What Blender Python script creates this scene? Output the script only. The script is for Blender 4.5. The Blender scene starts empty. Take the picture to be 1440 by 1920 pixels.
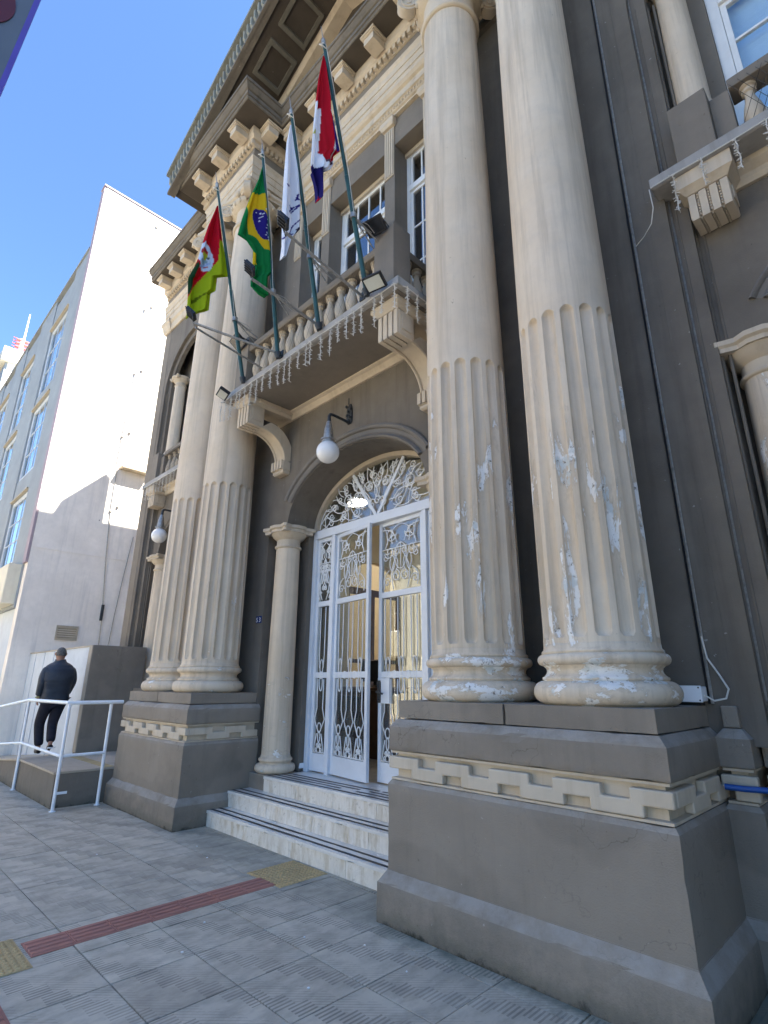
import bpy, bmesh, math, random
import numpy as np
from mathutils import Vector, Matrix
random.seed(7)
PI = math.pi
S = bpy.context.scene
C = S.collection

# ------------------------------------------------------------------ camera
F, YAW, PIT, ROL, HC = 1006.93, .7861013, .3093343, .0062455, 1.55
def _axes():
    cy, sy = math.cos(YAW), math.sin(YAW)
    f = Vector((-sy*math.cos(PIT), cy*math.cos(PIT), math.sin(PIT)))
    r = Vector((cy, sy, 0)); u = r.cross(f)
    return (math.cos(ROL)*r+math.sin(ROL)*u, -math.sin(ROL)*r+math.cos(ROL)*u, f)
AR, AU, AF = _axes()
cam_d = bpy.data.cameras.new('camera'); cam = bpy.data.objects.new('camera', cam_d); C.objects.link(cam)
cam_d.sensor_fit = 'HORIZONTAL'; cam_d.sensor_width = 36; cam_d.lens = F/1440*36
cam_d.clip_start = .05; cam_d.clip_end = 3000
m = Matrix.Identity(4)
for i in range(3):
    m[i][0], m[i][1], m[i][2] = AR[i], AU[i], -AF[i]
m.translation = (0, 0, HC); cam.matrix_world = m
S.camera = cam
def at(x, y, axis, val):
    "the point of the place that a spot of the measured photograph stands for, given one coordinate"
    d = AF + AR*((x-720)/F) - AU*((y-960)/F); o = (0, 0, HC); i = 'XYZ'.index(axis)
    t = (val-o[i])/d[i]; return Vector((d[0]*t, d[1]*t, HC+d[2]*t))

# ------------------------------------------------------------------ light
SUN = Vector((1.0, .62, 1.72)).normalized()
EL = math.asin(SUN.z); ROT = math.atan2(SUN.x, SUN.y)
W = bpy.data.worlds.new('World'); S.world = W; W.use_nodes = True
wn = W.node_tree; bg = wn.nodes['Background']
sky = wn.nodes.new('ShaderNodeTexSky'); sky.sky_type = 'NISHITA'; sky.sun_disc = False
sky.sun_elevation = EL; sky.sun_rotation = ROT; sky.altitude = 200; sky.air_density = 1.0; sky.dust_density = .0; sky.ozone_density = 8.0
wn.links.new(sky.outputs[0], bg.inputs[0]); bg.inputs[1].default_value = .062
sun_d = bpy.data.lights.new('sun', 'SUN'); sun = bpy.data.objects.new('sun', sun_d); C.objects.link(sun)
sun_d.energy = 5.0; sun_d.angle = math.radians(.53); sun_d.color = (1, .94, .84)
sun.rotation_euler = SUN.to_track_quat('Z', 'Y').to_euler(); sun.location = (20, 12, 40)
S.view_settings.view_transform = 'Standard'; S.view_settings.look = 'None'
S.view_settings.exposure = 2.75; S.view_settings.gamma = 1; S.view_settings.use_curve_mapping = False
S.render.engine = 'CYCLES'
S.cycles.max_bounces = 8; S.cycles.diffuse_bounces = 5; S.cycles.glossy_bounces = 4; S.cycles.transmission_bounces = 6
S.cycles.transparent_max_bounces = 12; S.cycles.caustics_reflective = False; S.cycles.caustics_refractive = False
S.cycles.sample_clamp_indirect = 6; S.cycles.use_denoising = True

# ------------------------------------------------------------------ materials
class NT:
    def __init__(s, name):
        s.m = bpy.data.materials.new(name); s.m.use_nodes = True; s.t = s.m.node_tree; s.t.nodes.clear()
        s.out = s.t.nodes.new('ShaderNodeOutputMaterial')
        s.b = s.t.nodes.new('ShaderNodeBsdfPrincipled'); s.link(s.b.outputs[0], s.out.inputs[0])
        s._pos = None
    def link(s, a, b): s.t.links.new(a, b)
    def n(s, typ, **kw):
        nd = s.t.nodes.new('ShaderNode'+typ)
        for k, v in kw.items(): setattr(nd, k, v)
        return nd
    def put(s, sock, v):
        if hasattr(v, 'links') or isinstance(v, bpy.types.NodeSocket): s.link(v, sock)
        else: sock.default_value = v
    @property
    def pos(s):
        if s._pos is None: s._pos = s.n('NewGeometry').outputs['Position']
        return s._pos
    def xyz(s):
        q = s.n('SeparateXYZ'); s.link(s.pos, q.inputs[0]); return q.outputs
    def math(s, op, a, b=0., c=0., clamp=False):
        q = s.n('Math', operation=op); q.use_clamp = clamp
        for i, v in enumerate((a, b, c)): s.put(q.inputs[i], v)
        return q.outputs[0]
    def noise(s, scale=3., detail=5., rough=.6, sc=None, dist=0., vec=None):
        v = vec or s.pos
        if sc:
            mp = s.n('Mapping'); mp.inputs['Scale'].default_value = sc; s.link(v, mp.inputs[0]); v = mp.outputs[0]
        q = s.n('TexNoise'); s.link(v, q.inputs['Vector']); q.inputs['Scale'].default_value = scale
        q.inputs['Detail'].default_value = detail; q.inputs['Roughness'].default_value = rough; q.inputs['Distortion'].default_value = dist
        return q.outputs['Fac']
    def mapr(s, v, a, b, c=0., d=1., smooth=False):
        q = s.n('MapRange'); q.interpolation_type = 'SMOOTHSTEP' if smooth else 'LINEAR'
        s.put(q.inputs[0], v)
        for i, k in enumerate((a, b, c, d)): s.put(q.inputs[i+1], k)
        return q.outputs[0]
    def mix(s, fac, a, b, mode='MIX'):
        q = s.n('Mix', data_type='RGBA', blend_type=mode)
        s.put(q.inputs[0], fac)
        for k, v in ((6, a), (7, b)):
            if isinstance(v, (tuple, list)): v = (v[0], v[1], v[2], 1)
            s.put(q.inputs[k], v)
        return q.outputs[2]
    def ramp(s, v, stops):
        q = s.n('ValToRGB'); s.link(v, q.inputs[0]); e = q.color_ramp.elements
        while len(e) < len(stops): e.new(.5)
        for el, (p, g) in zip(e, stops):
            el.position = p; el.color = (g, g, g, 1) if not isinstance(g, tuple) else (*g, 1)
        return q.outputs[0]
    def bump(s, h, strength=.3, dist=.01):
        q = s.n('Bump'); q.inputs['Strength'].default_value = strength; q.inputs['Distance'].default_value = dist
        s.link(h, q.inputs['Height']); s.link(q.outputs[0], s.b.inputs['Normal'])
    def fin(s, col, rough=.8, metal=0., spec=.35):
        s.put(s.b.inputs['Base Color'], col if not isinstance(col, tuple) else (*col, 1))
        s.put(s.b.inputs['Roughness'], rough); s.b.inputs['Metallic'].default_value = metal
        s.b.inputs['Specular IOR Level'].default_value = spec
        return s.m
def mul(c, k): return tuple(x*k for x in c)

def plain(name, col, rough=.6, metal=0., var=.1, vs=6., spec=.4, bump=0., bs=80.):
    t = NT(name); n = t.noise(vs, 4)
    c = t.mix(t.mapr(n, .3, .7), mul(col, 1-var), mul(col, 1+var))
    if bump: t.bump(t.noise(bs, 3), bump, .004)
    return t.fin(c, rough, metal, spec)

def stucco(name, col, var=.14, dirt=.35, dcol=None, bump=.35, bs=95., rough=.85, foot=False, spots=True, dust=False, crack=False):
    "painted render: cloudy tone, rain streaks, small chips, spattered relief"
    t = NT(name); dcol = dcol or mul(col, .45)
    a = t.noise(1.1, 6, .65); b = t.noise(7., 5, .6)
    c = t.mix(t.mapr(a, .3, .7), mul(col, 1-var), mul(col, 1+var))
    c = t.mix(t.mapr(b, .35, .75, 0, .35), c, mul(col, .78))
    st = t.noise(2.2, 7, .6, sc=(3.2, 3.2, .22))
    c = t.mix(t.mapr(st, .52, .78, 0, dirt), c, dcol)
    if spots:
        sp = t.noise(26., 3, .5)
        c = t.mix(t.mapr(sp, .735, .77, 0, .4), c, (.5, .48, .46))
        sd = t.noise(31., 2, .5, sc=(1, 1, .8))
        c = t.mix(t.mapr(sd, .735, .76, 0, .45), c, mul(col, .4))
    if crack:
        vo = t.n('TexVoronoi', feature='DISTANCE_TO_EDGE'); vo.inputs['Scale'].default_value = 1.1; ad = t.n('VectorMath', operation='ADD'); t.link(t.pos, ad.inputs[0])
        wv = t.n('TexNoise'); wv.inputs['Scale'].default_value = 3.; wv.inputs['Detail'].default_value = 6; t.link(t.pos, wv.inputs['Vector']); t.link(wv.outputs['Color'], ad.inputs[1]); t.link(ad.outputs[0], vo.inputs['Vector'])
        ck = t.math('MULTIPLY', t.mapr(vo.outputs['Distance'], .0, .006, .6, 0), t.mapr(t.noise(.9, 3), .52, .6))
        c = t.mix(ck, c, mul(col, .3))
        pt = t.noise(.8, 3, .5, sc=(1, 1, 1.6)); c = t.mix(t.mapr(pt, .52, .56, 0, .35), c, mul(col, 1.22))
    if foot:
        z = t.xyz()[2]; w = t.math('ADD', z, t.math('MULTIPLY', t.math('SUBTRACT', t.noise(7., 6, .75), .5), .20))
        c = t.mix(t.mapr(w, -.02, .03, .95, 0, True), c, (.010, .012, .007))
        c = t.mix(t.mapr(w, .03, .11, .35, 0, True), c, (.06, .062, .045))
        c = t.mix(t.math('MULTIPLY', t.mapr(w, .08, .42, .5, 0, True), t.mapr(t.noise(9., 7, .75), .4, .65)), c, (.13, .12, .10))
    if dust:
        nz = t.n('SeparateXYZ'); g_ = t.n('NewGeometry'); t.link(g_.outputs['True Normal'], nz.inputs[0])
        up = t.math('MULTIPLY', t.mapr(nz.outputs[2], .15, .5, 0, .42), t.mapr(t.noise(6., 6, .7), .3, .62))
        c = t.mix(up, c, (.44, .42, .39))
    h = t.math('ADD', t.noise(bs, 3, .6), t.math('MULTIPLY', b, .8)); t.bump(h, bump, .006)
    return t.fin(c, rough, 0, .25)

TAUPE = (.25, .214, .172); CREAM = (.56, .478, .368); GREY = (.26, .245, .215)
MT = {}
MT['taupe'] = stucco('taupe_render', TAUPE, foot=True, dust=True, bump=.6, bs=130., var=.2, crack=True)
MT['walltaupe_shade'] = stucco('taupe_render_shaded', (.165, .144, .118), bump=.4, dirt=.6, var=.22)  # darkened copy of the taupe paint, occlusion behind the columns put into its colour
MT['taupe_up'] = stucco('taupe_render_upper', (.21, .182, .148), dirt=.25, bump=.22)
MT['cream'] = stucco('cream_paint', CREAM, var=.10, dirt=.45, dcol=(.25, .18, .11), bump=.14, spots=False)
MT['corn'] = stucco('weathered_grey_moulding', (.175, .155, .128), var=.2, dirt=.6, dcol=(.07, .065, .05), bump=.2)
MT['slab'] = stucco('balcony_slab_render', (.34, .33, .31), var=.18, dirt=.5, dcol=(.13, .125, .11), bump=.25)
MT['rake'] = stucco('mossy_rake', (.25, .255, .225), var=.25, dirt=.6, dcol=(.07, .085, .05), bump=.4, bs=40)
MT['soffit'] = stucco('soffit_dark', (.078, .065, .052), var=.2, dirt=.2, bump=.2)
MT['coffer'] = stucco('coffer_edge', (.15, .14, .115), var=.3, dirt=.5, bump=.3)
MT['archgrey'] = stucco('arch_render', (.19, .175, .155), dirt=.12, bump=.2)

def column_paint():
    t = NT('column_paint'); x, y, z = t.xyz()
    a = t.noise(1.3, 6, .65); st = t.noise(2.4, 7, .65, sc=(3.5, 3.5, .16)); bl = t.noise(5.5, 6, .7)
    col = (.66, .54, .395)
    c = t.mix(t.mapr(a, .3, .7), mul(col, .92), (.68, .585, .46))
    c = t.mix(t.mapr(st, .48, .72, 0, .6), c, (.30, .245, .18))
    s2 = t.noise(1., 8, .7, sc=(17., 17., .55)); c = t.mix(t.mapr(s2, .56, .74, 0, .38), c, (.26, .205, .145))
    c = t.mix(t.mapr(bl, .45, .8, 0, .30), c, (.40, .37, .33))
    # old coats showing where the paint has come off
    zz = t.mapr(z, 1.4, 4.4)
    thr = t.ramp(zz, [(0, .525), (.10, .53), (.135, .575), (.3, .60), (.5, .563), (.66, .575), (.80, .65), (.9, .86)])
    thr = t.math('ADD', thr, t.mapr(x, -6., -3.4, .085, 0))
    n1 = t.noise(1., 9, .66, sc=(6.2, 6.2, 1.7), dist=.4)
    low = t.mapr(z, 1.75, 1.8, 1, 0)
    n2 = t.noise(1., 9, .68, sc=(4.2, 4.2, 9.), dist=.2)
    nn = t.math('ADD', t.math('MULTIPLY', n1, t.math('SUBTRACT', 1, low)), t.math('MULTIPLY', n2, low))
    mask = t.mapr(nn, thr, t.math('ADD', thr, .018))
    halo = t.mapr(nn, t.math('SUBTRACT', thr, .05), thr, 0, .45)
    c = t.mix(halo, c, (.42, .34, .25))
    old = t.mix(t.mapr(t.noise(6.), .52, .6), (.74, .72, .68), (.54, .56, .54))
    old = t.mix(t.mapr(t.noise(22., 6, .7), .56, .64), old, (.20, .17, .13))
    c = t.mix(mask, c, old)
    cr = t.noise(16., 8, .75, sc=(1, 1, .6)); c = t.mix(t.mapr(cr, .66, .70, 0, .55), c, (.17, .13, .09))
    h = t.math('ADD', t.math('MULTIPLY', t.math('SUBTRACT', 1, mask), .8), t.math('MULTIPLY', t.noise(45., 4), .4))
    t.bump(h, .28, .006)
    return t.fin(c, .72, 0, .3)
MT['column'] = column_paint()

def marble():
    t = NT('worn_marble'); x, y, z = t.xyz()
    a = t.noise(4., 8, .65, dist=1.2); c = t.mix(t.mapr(a, .35, .7), (.80, .75, .66), (.66, .62, .55))
    st = t.noise(3., 8, .65, sc=(5, 5, 1.2)); c = t.mix(t.mapr(st, .46, .72, 0, .75), c, (.40, .31, .18))
    c = t.mix(t.mapr(t.noise(14., 6, .7), .6, .7, 0, .6), c, (.22, .18, .12))
    return t.fin(c, t.mapr(a, .3, .7, .18, .38), 0, .5)
MT['marble'] = marble()
def tread():
    t = NT('tread_marble'); a = t.noise(5., 8, .65, dist=1.)
    c = t.mix(t.mapr(a, .35, .7), (.78, .75, .70), (.62, .60, .56))
    c = t.mix(t.mapr(t.noise(11., 7, .7), .58, .72, 0, .5), c, (.33, .29, .23))
    return t.fin(c, t.mapr(a, .3, .7, .12, .3), 0, .5)
MT['tread'] = tread()
MT['black'] = plain('black_strip', (.018, .018, .02), .55, bump=.3, bs=300)
MT['white'] = plain('white_metal_paint', (.68, .72, .77), .38, var=.06, vs=3, spec=.5)
MT['whitewin'] = plain('white_window_paint', (.78, .79, .78), .45, var=.06)
MT['iron'] = plain('pale_iron', (.74, .76, .77), .4, var=.05)
MT['irondark'] = plain('dark_iron', (.045, .05, .055), .5, .3, var=.25, vs=25)
MT['steel'] = plain('galvanised_steel', (.33, .32, .30), .45, .7, var=.25, vs=30)
MT['green'] = plain('green_pole_paint', (.018, .062, .054), .35, var=.25, vs=9)
MT['plastic_black'] = plain('black_plastic', (.015, .015, .017), .4)
MT['lens_dark'] = plain('dark_floodlight_glass', (.02, .02, .022), .12, spec=.6)
MT['lens'] = plain('floodlight_lens', (.50, .52, .48), .15, spec=.6)
MT['plastic_white'] = plain('white_plastic', (.80, .82, .84), .4, var=.04)
MT['cord_white'] = plain('white_cord', (.60, .58, .53), .5)
MT['blue_pipe'] = plain('blue_pipe', (.012, .075, .30), .35)
MT['net'] = plain('netting', (.05, .048, .042), .8)
MT['interior'] = plain('interior_cream_wall', (.62, .54, .40), .8, var=.05)
MT['ceiling'] = plain('interior_ceiling', (.75, .70, .58), .8, var=.04)
MT['floorint'] = plain('interior_floor', (.42, .36, .27), .25, var=.15)
MT['wood'] = plain('dark_wood', (.10, .045, .02), .4, var=.3, vs=9)
MT['rail'] = plain('handrail_paint', (.76, .79, .82), .35, var=.08, vs=8)
def emit(name, col, k):
    t = NT(name); t.b.inputs['Emission Color'].default_value = (*col, 1); t.b.inputs['Emission Strength'].default_value = k
    return t.fin(col, .4)
MT['lamp_and_fill'] = emit('lit_lamp_and_fill', (1, .92, .78), 2.4)  # glow of the hall pendants and of the added side room panels
def globe():
    t = NT('opal_globe'); t.b.inputs['Transmission Weight'].default_value = .0
    t.b.inputs['Subsurface Weight'].default_value = .35; t.b.inputs['Subsurface Radius'].default_value = (.08, .08, .08)
    return t.fin((.80, .80, .79), .16, 0, .55)
MT['globe'] = globe()
def glass(name='window_glass', tint=(.93, .96, .95), dark=0.):
    t = NT(name); t.t.nodes.remove(t.b)
    lw = t.n('LayerWeight'); lw.inputs['Blend'].default_value = .5
    fr = t.math('POWER', lw.outputs['Facing'], 5.)
    tr = t.n('BsdfTransparent'); tr.inputs[0].default_value = (*tint, 1)
    gl = t.n('BsdfGlossy'); gl.inputs['Roughness'].default_value = .012; gl.inputs[0].default_value = (.95, .97, 1, 1)
    k = t.math('ADD', t.math('MULTIPLY', fr, 1-dark), dark, clamp=True)
    mx = t.n('MixShader'); t.link(k, mx.inputs[0]); t.link(tr.outputs[0], mx.inputs[1]); t.link(gl.outputs[0], mx.inputs[2])
    t.link(mx.outputs[0], t.out.inputs[0]); return t.m
MT['glass'] = glass(dark=.10)
MT['glass_up'] = glass('upper_window_glass', (.5, .55, .6), .24)

G, GX, GY = .485, -4.5, 1.465
def paving():
    t = NT('concrete_paving_tile'); x, y, z = t.xyz()
    tx = t.math('FLOOR', t.math('DIVIDE', t.math('SUBTRACT', x, GX), G)); ty = t.math('FLOOR', t.math('DIVIDE', t.math('SUBTRACT', y, GY), G))
    cv = t.n('CombineXYZ'); t.link(tx, cv.inputs[0]); t.link(ty, cv.inputs[1])
    wn_ = t.n('TexWhiteNoise', noise_dimensions='2D'); t.link(cv.outputs[0], wn_.inputs['Vector']); tile = wn_.outputs['Value']
    cs = G/4
    ux = t.math('DIVIDE', t.math('SUBTRACT', x, GX), cs); uy = t.math('DIVIDE', t.math('SUBTRACT', y, GY), cs)
    ix = t.math('FLOOR', ux); iy = t.math('FLOOR', t.math('ADD', uy, t.math('MULTIPLY', ix, .5)))
    k = t.math('FLOORED_MODULO', t.math('ADD', ix, t.math('MULTIPLY', iy, 2.)), 3.)
    isA = t.math('LESS_THAN', k, .5); isB = t.math('GREATER_THAN', k, 1.5)
    sA = t.math('FRACT', t.math('DIVIDE', x, cs/4.4)); sB = t.math('FRACT', t.math('DIVIDE', t.math('SUBTRACT', x, y), cs/3.6))
    gA = t.math('MULTIPLY', isA, t.math('LESS_THAN', sA, .45)); gB = t.math('MULTIPLY', isB, t.math('MULTIPLY', t.math('LESS_THAN', sB, .3), .45))
    wear = t.mapr(t.noise(1.7, 5, .6), .38, .62)
    g = t.math('MULTIPLY', t.math('ADD', gA, gB), t.math('ADD', .45, t.math('MULTIPLY', wear, .55)))
    a = t.noise(2.4, 7, .65); b = t.noise(9., 6, .65, sc=(1, .45, 1))
    col = t.mix(tile, (.40, .355, .28), (.55, .495, .395))
    col = t.mix(t.mapr(a, .36, .68, 0, .75), col, (.62, .56, .45))
    col = t.mix(t.mapr(b, .42, .66, 0, .6), col, (.28, .25, .20))
    col = t.mix(t.mapr(t.noise(38., 4), .62, .72, 0, .35), col, (.33, .33, .32))
    col = t.mix(t.math('MULTIPLY', g, .58), col, (.09, .085, .08))
    # moss by the wall
    w = t.math('ADD', y, t.math('MULTIPLY', t.math('SUBTRACT', t.noise(4., 6, .7), .5), .5))
    moss = t.math('MULTIPLY', t.mapr(w, 2.88, 3.1, 0, .7, True), t.mapr(x, -3.6, -2.6, .25, 1))
    col = t.mix(moss, col, (.075, .105, .075))
    h = t.math('SUBTRACT', t.math('MULTIPLY', t.noise(60., 3), .25), g); t.bump(h, .7, .006)
    return t.fin(col, .78, 0, .3)
MT['paving'] = paving()
MT['grout'] = plain('joint_dirt', (.22, .205, .175), .95, var=.3, vs=4)
MT['tactile_red'] = stucco('red_tactile', (.40, .185, .14), var=.22, dirt=.0, bump=.25, bs=60)
MT['tactile_yellow'] = stucco('yellow_tactile', (.52, .38, .19), var=.2, dirt=.0, bump=.25, bs=60)
MT['asphalt'] = stucco('asphalt', (.05, .05, .052), var=.2, dirt=0, bump=.5, spots=False)
MT['concrete'] = stucco('ramp_concrete', (.46, .40, .32), var=.2, dirt=.2, bump=.3)
MT['ramp'] = stucco('ramp_side_render', (.20, .175, .145), var=.15, dirt=.35, bump=.3, foot=True)
MT['nwhite'] = stucco('neighbour_white_wall', (.86, .79, .70), var=.09, dirt=.42, dcol=(.42, .40, .38), bump=.1, spots=False)
MT['ngrey'] = stucco('neighbour_grey_facade', (.31, .335, .345), var=.12, dirt=.35, dcol=(.24, .25, .24), bump=.15, spots=False)
MT['nband'] = stucco('neighbour_cream_band', (.74, .69, .55), var=.05, dirt=.2, bump=.1, spots=False)
MT['nedge'] = plain('neighbour_edge_strip', (.36, .29, .31), .8)
MT['bluewall'] = stucco('pale_boundary_wall', (.60, .64, .68), var=.08, dirt=.3, dcol=(.42, .46, .52), bump=.1, spots=False)
MT['sky_panel'] = plain('painted_sky_reflection', (.50, .66, .88), .7, var=.15, vs=1.5)  # pale blue stands in for sky reflected in the panes
MT['sill'] = plain('sill_strip', (.42, .36, .27), .8)

# ------------------------------------------------------------------ mesh helpers
class MB:
    def __init__(s): s.v = []; s.f = []
    def add(s, vs, fs):
        o = len(s.v); s.v += [tuple(v) for v in vs]; s.f += [tuple(i+o for i in f) for f in fs]; return s
    def box(s, x0, x1, y0, y1, z0, z1):
        return s.add([(x0,y0,z0),(x1,y0,z0),(x1,y1,z0),(x0,y1,z0),(x0,y0,z1),(x1,y0,z1),(x1,y1,z1),(x0,y1,z1)],
                     [(0,3,2,1),(4,5,6,7),(0,1,5,4),(1,2,6,5),(2,3,7,6),(3,0,4,7)])
    def rings(s, rs):
        "stack of (x0,x1,y0,y1,z) rectangles joined upwards"
        vs = []; fs = []
        for (x0, x1, y0, y1, z) in rs: vs += [(x0,y0,z),(x1,y0,z),(x1,y1,z),(x0,y1,z)]
        for k in range(len(rs)-1):
            a = 4*k
            for i in range(4): j = (i+1) % 4; fs.append((a+i, a+j, a+4+j, a+4+i))
        fs.append((3,2,1,0)); n = 4*len(rs)-4; fs.append((n,n+1,n+2,n+3))
        return s.add(vs, fs)
    def prism(s, poly, axis, a, b):
        "polygon of 2 coords extruded along an axis between a and b"
        def P(p, k): return {'X': (k, p[0], p[1]), 'Y': (p[0], k, p[1]), 'Z': (p[0], p[1], k)}[axis]
        n = len(poly); vs = [P(p, a) for p in poly]+[P(p, b) for p in poly]
        fs = [tuple(range(n))[::-1], tuple(range(n, 2*n))]+[(i, (i+1) % n, n+(i+1) % n, n+i) for i in range(n)]
        return s.add(vs, fs)
    def lathe(s, prof, c=(0, 0, 0), seg=40, caps=True):
        vs = []; fs = []; n = len(prof)
        for (r, z) in prof:
            for k in range(seg): a = 2*PI*k/seg; vs.append((c[0]+r*math.cos(a), c[1]+r*math.sin(a), c[2]+z))
        for i in range(n-1):
            for k in range(seg): l = (k+1) % seg; fs.append((i*seg+k, i*seg+l, (i+1)*seg+l, (i+1)*seg+k))
        if caps:
            fs.append(tuple(range(seg))[::-1]); fs.append(tuple((n-1)*seg+k for k in range(seg)))
        return s.add(vs, fs)
    def tube(s, pts, r, sides=6, closed=False):
        pts = [Vector(p) for p in pts]; n = len(pts)
        if n < 2: return s
        rr = r if isinstance(r, (list, tuple)) else [r]*n
        vs = []; fs = []; prev = None
        for i, p in enumerate(pts):
            if closed: t = pts[(i+1) % n]-pts[i-1]
            else: t = pts[min(i+1, n-1)]-pts[max(i-1, 0)]
            if t.length < 1e-9: t = Vector((0, 0, 1))
            t.normalize()
            if prev is None: u = t.orthogonal().normalized()
            else:
                u = prev-t*prev.dot(t)
                u = u.normalized() if u.length > 1e-6 else t.orthogonal().normalized()
            prev = u; w = t.cross(u)
            for k in range(sides): a = 2*PI*k/sides; vs.append(p+(u*math.cos(a)+w*math.sin(a))*rr[i])
        for i in range(n if closed else n-1):
            j = (i+1) % n
            for k in range(sides): l = (k+1) % sides; fs.append((i*sides+k, i*sides+l, j*sides+l, j*sides+k))
        if not closed: fs.append(tuple(range(sides))[::-1]); fs.append(tuple((n-1)*sides+k for k in range(sides)))
        return s.add(vs, fs)
    def sphere(s, c, r, seg=16, rings=10, sz=1.):
        prof = [(max(1e-4, r*math.sin(PI*i/rings)), -r*sz*math.cos(PI*i/rings)) for i in range(rings+1)]
        return s.lathe(prof, c, seg, False)
    def sweep(s, path, prof, caps=True):
        "profile (out, z) swept along a plan polyline with mitred corners; out is to the right of travel"
        P = [Vector((p[0], p[1])) for p in path]; n = len(P); m_ = len(prof); vs = []; fs = []
        for i in range(n):
            d1 = (P[i]-P[i-1]).normalized() if i > 0 else None; d2 = (P[i+1]-P[i]).normalized() if i < n-1 else None
            if d1 is None: nv = Vector((d2.y, -d2.x))
            elif d2 is None: nv = Vector((d1.y, -d1.x))
            else:
                n1 = Vector((d1.y, -d1.x)); n2 = Vector((d2.y, -d2.x)); b = (n1+n2)
                nv = b/(max(.2, b.dot(n1)))
            for (o, z) in prof: q = P[i]+nv*o; vs.append((q.x, q.y, z))
        for i in range(n-1):
            for k in range(m_-1): fs.append((i*m_+k, (i+1)*m_+k, (i+1)*m_+k+1, i*m_+k+1))
        if caps: fs.append(tuple(range(m_))); fs.append(tuple((n-1)*m_+k for k in range(m_))[::-1])
        return s.add(vs, fs)
    def grid(s, fn, nu, nv):
        vs = [fn(i/nu, j/nv) for j in range(nv+1) for i in range(nu+1)]
        return s.add(vs, [(j*(nu+1)+i, j*(nu+1)+i+1, (j+1)*(nu+1)+i+1, (j+1)*(nu+1)+i) for j in range(nv) for i in range(nu)])

from mathutils import noise as mnoise
def roughen(me, org, cell=.045, amp=.0022, chip=.012):
    "cut the faces small and make them slightly uneven, with arrises knocked off here and there"
    b = bmesh.new(); b.from_mesh(me)
    for it in range(7):
        ed = [e for e in b.edges if e.calc_length() > cell*1.6]
        if not ed: break
        bmesh.ops.subdivide_edges(b, edges=ed, cuts=1, use_grid_fill=True)
    b.normal_update(); mv = []
    for v in b.verts:
        p = v.co+org; sharp = any(len(e.link_faces) == 2 and e.calc_face_angle(0) > .5 for e in v.link_edges)
        d = mnoise.noise(p*6.)*amp+mnoise.noise(p*1.7)*amp*1.3
        if sharp: d -= .002+max(0, mnoise.noise(p*11.)-.18)*chip*1.6+max(0, mnoise.noise(p*29.)-.3)*chip*.5
        mv.append((v, v.normal*d))
    for v, d in mv: v.co += d
    b.to_mesh(me); b.free()
WO = {}      # world origin of every object
def fix(me):
    b = bmesh.new(); b.from_mesh(me); bmesh.ops.recalc_face_normals(b, faces=b.faces); b.to_mesh(me); b.free()
def part(name, mb, mat, parent=None, smooth=False, bevel=0., origin=None, kind=None, label=None, seg=2, recalc=True, rough=0):
    vs = mb.v
    if origin is None:
        xs, ys, zs = zip(*vs); origin = ((min(xs)+max(xs))/2, (min(ys)+max(ys))/2, min(zs))
    origin = Vector(origin)
    me = bpy.data.meshes.new(name)
    me.from_pydata([(v[0]-origin.x, v[1]-origin.y, v[2]-origin.z) for v in vs], [], mb.f)
    if recalc: fix(me)
    if rough: roughen(me, origin, rough); smooth = True; bevel = 0
    me.materials.append(MT[mat] if isinstance(mat, str) else mat)
    if smooth:
        me.polygons.foreach_set('use_smooth', [True]*len(me.polygons))
        if smooth != 'all': me.set_sharp_from_angle(angle=math.radians(38))
    o = bpy.data.objects.new(name, me); C.objects.link(o); WO[o] = origin
    if parent is not None: o.parent = parent; o.location = origin-WO[parent]
    else: o.location = origin
    if bevel:
        b = o.modifiers.new('edge', 'BEVEL'); b.width = bevel; b.segments = seg; b.limit_method = 'ANGLE'; b.angle_limit = math.radians(40)
    if kind: o['kind'] = kind
    if label: o['label'] = label
    return o
def thing(name, label, cat, loc, group=None):
    o = bpy.data.objects.new(name, None); C.objects.link(o); o.location = loc; WO[o] = Vector(loc); o.empty_display_size = .2
    o['label'] = label; o['category'] = cat
    if group: o['group'] = group
    return o
def tag(o, label, cat, group=None):
    o['label'] = label; o['category'] = cat
    if group: o['group'] = group
    return o
def copy_to(o, origin, parent=None, label=None, rotz=0, scale=None):
    "a copy of an object and everything under it, moved so that its origin stands at origin"
    c = o.copy(); C.objects.link(c); WO[c] = Vector(origin); c.parent = parent
    c.location = WO[c]-(WO[parent] if parent else Vector((0, 0, 0)))
    if rotz: c.rotation_euler = (0, 0, rotz)
    if scale: c.scale = scale
    if label: c['label'] = label
    for ch in [k for k in o.children]:
        d = ch.copy(); C.objects.link(d); d.parent = c; WO[d] = WO[c]+(WO[ch]-WO[o])
        for g in ch.children:
            e = g.copy(); C.objects.link(e); e.parent = d; WO[e] = WO[d]+(WO[g]-WO[ch])
    return c
def struct(name, mb, mat, parent=None, **kw):
    o = part(name, mb, mat, parent, **kw)
    if parent is None: o['kind'] = 'structure'
    return o

X0 = -4.69                   # the axis of the front
CXL, CXR = -7.325, -2.06     # the two pairs of columns
YW = 4.06                    # wall face of the middle
PILE = 3.74                  # half width up to the wide pilasters
END = 6.80

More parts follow.
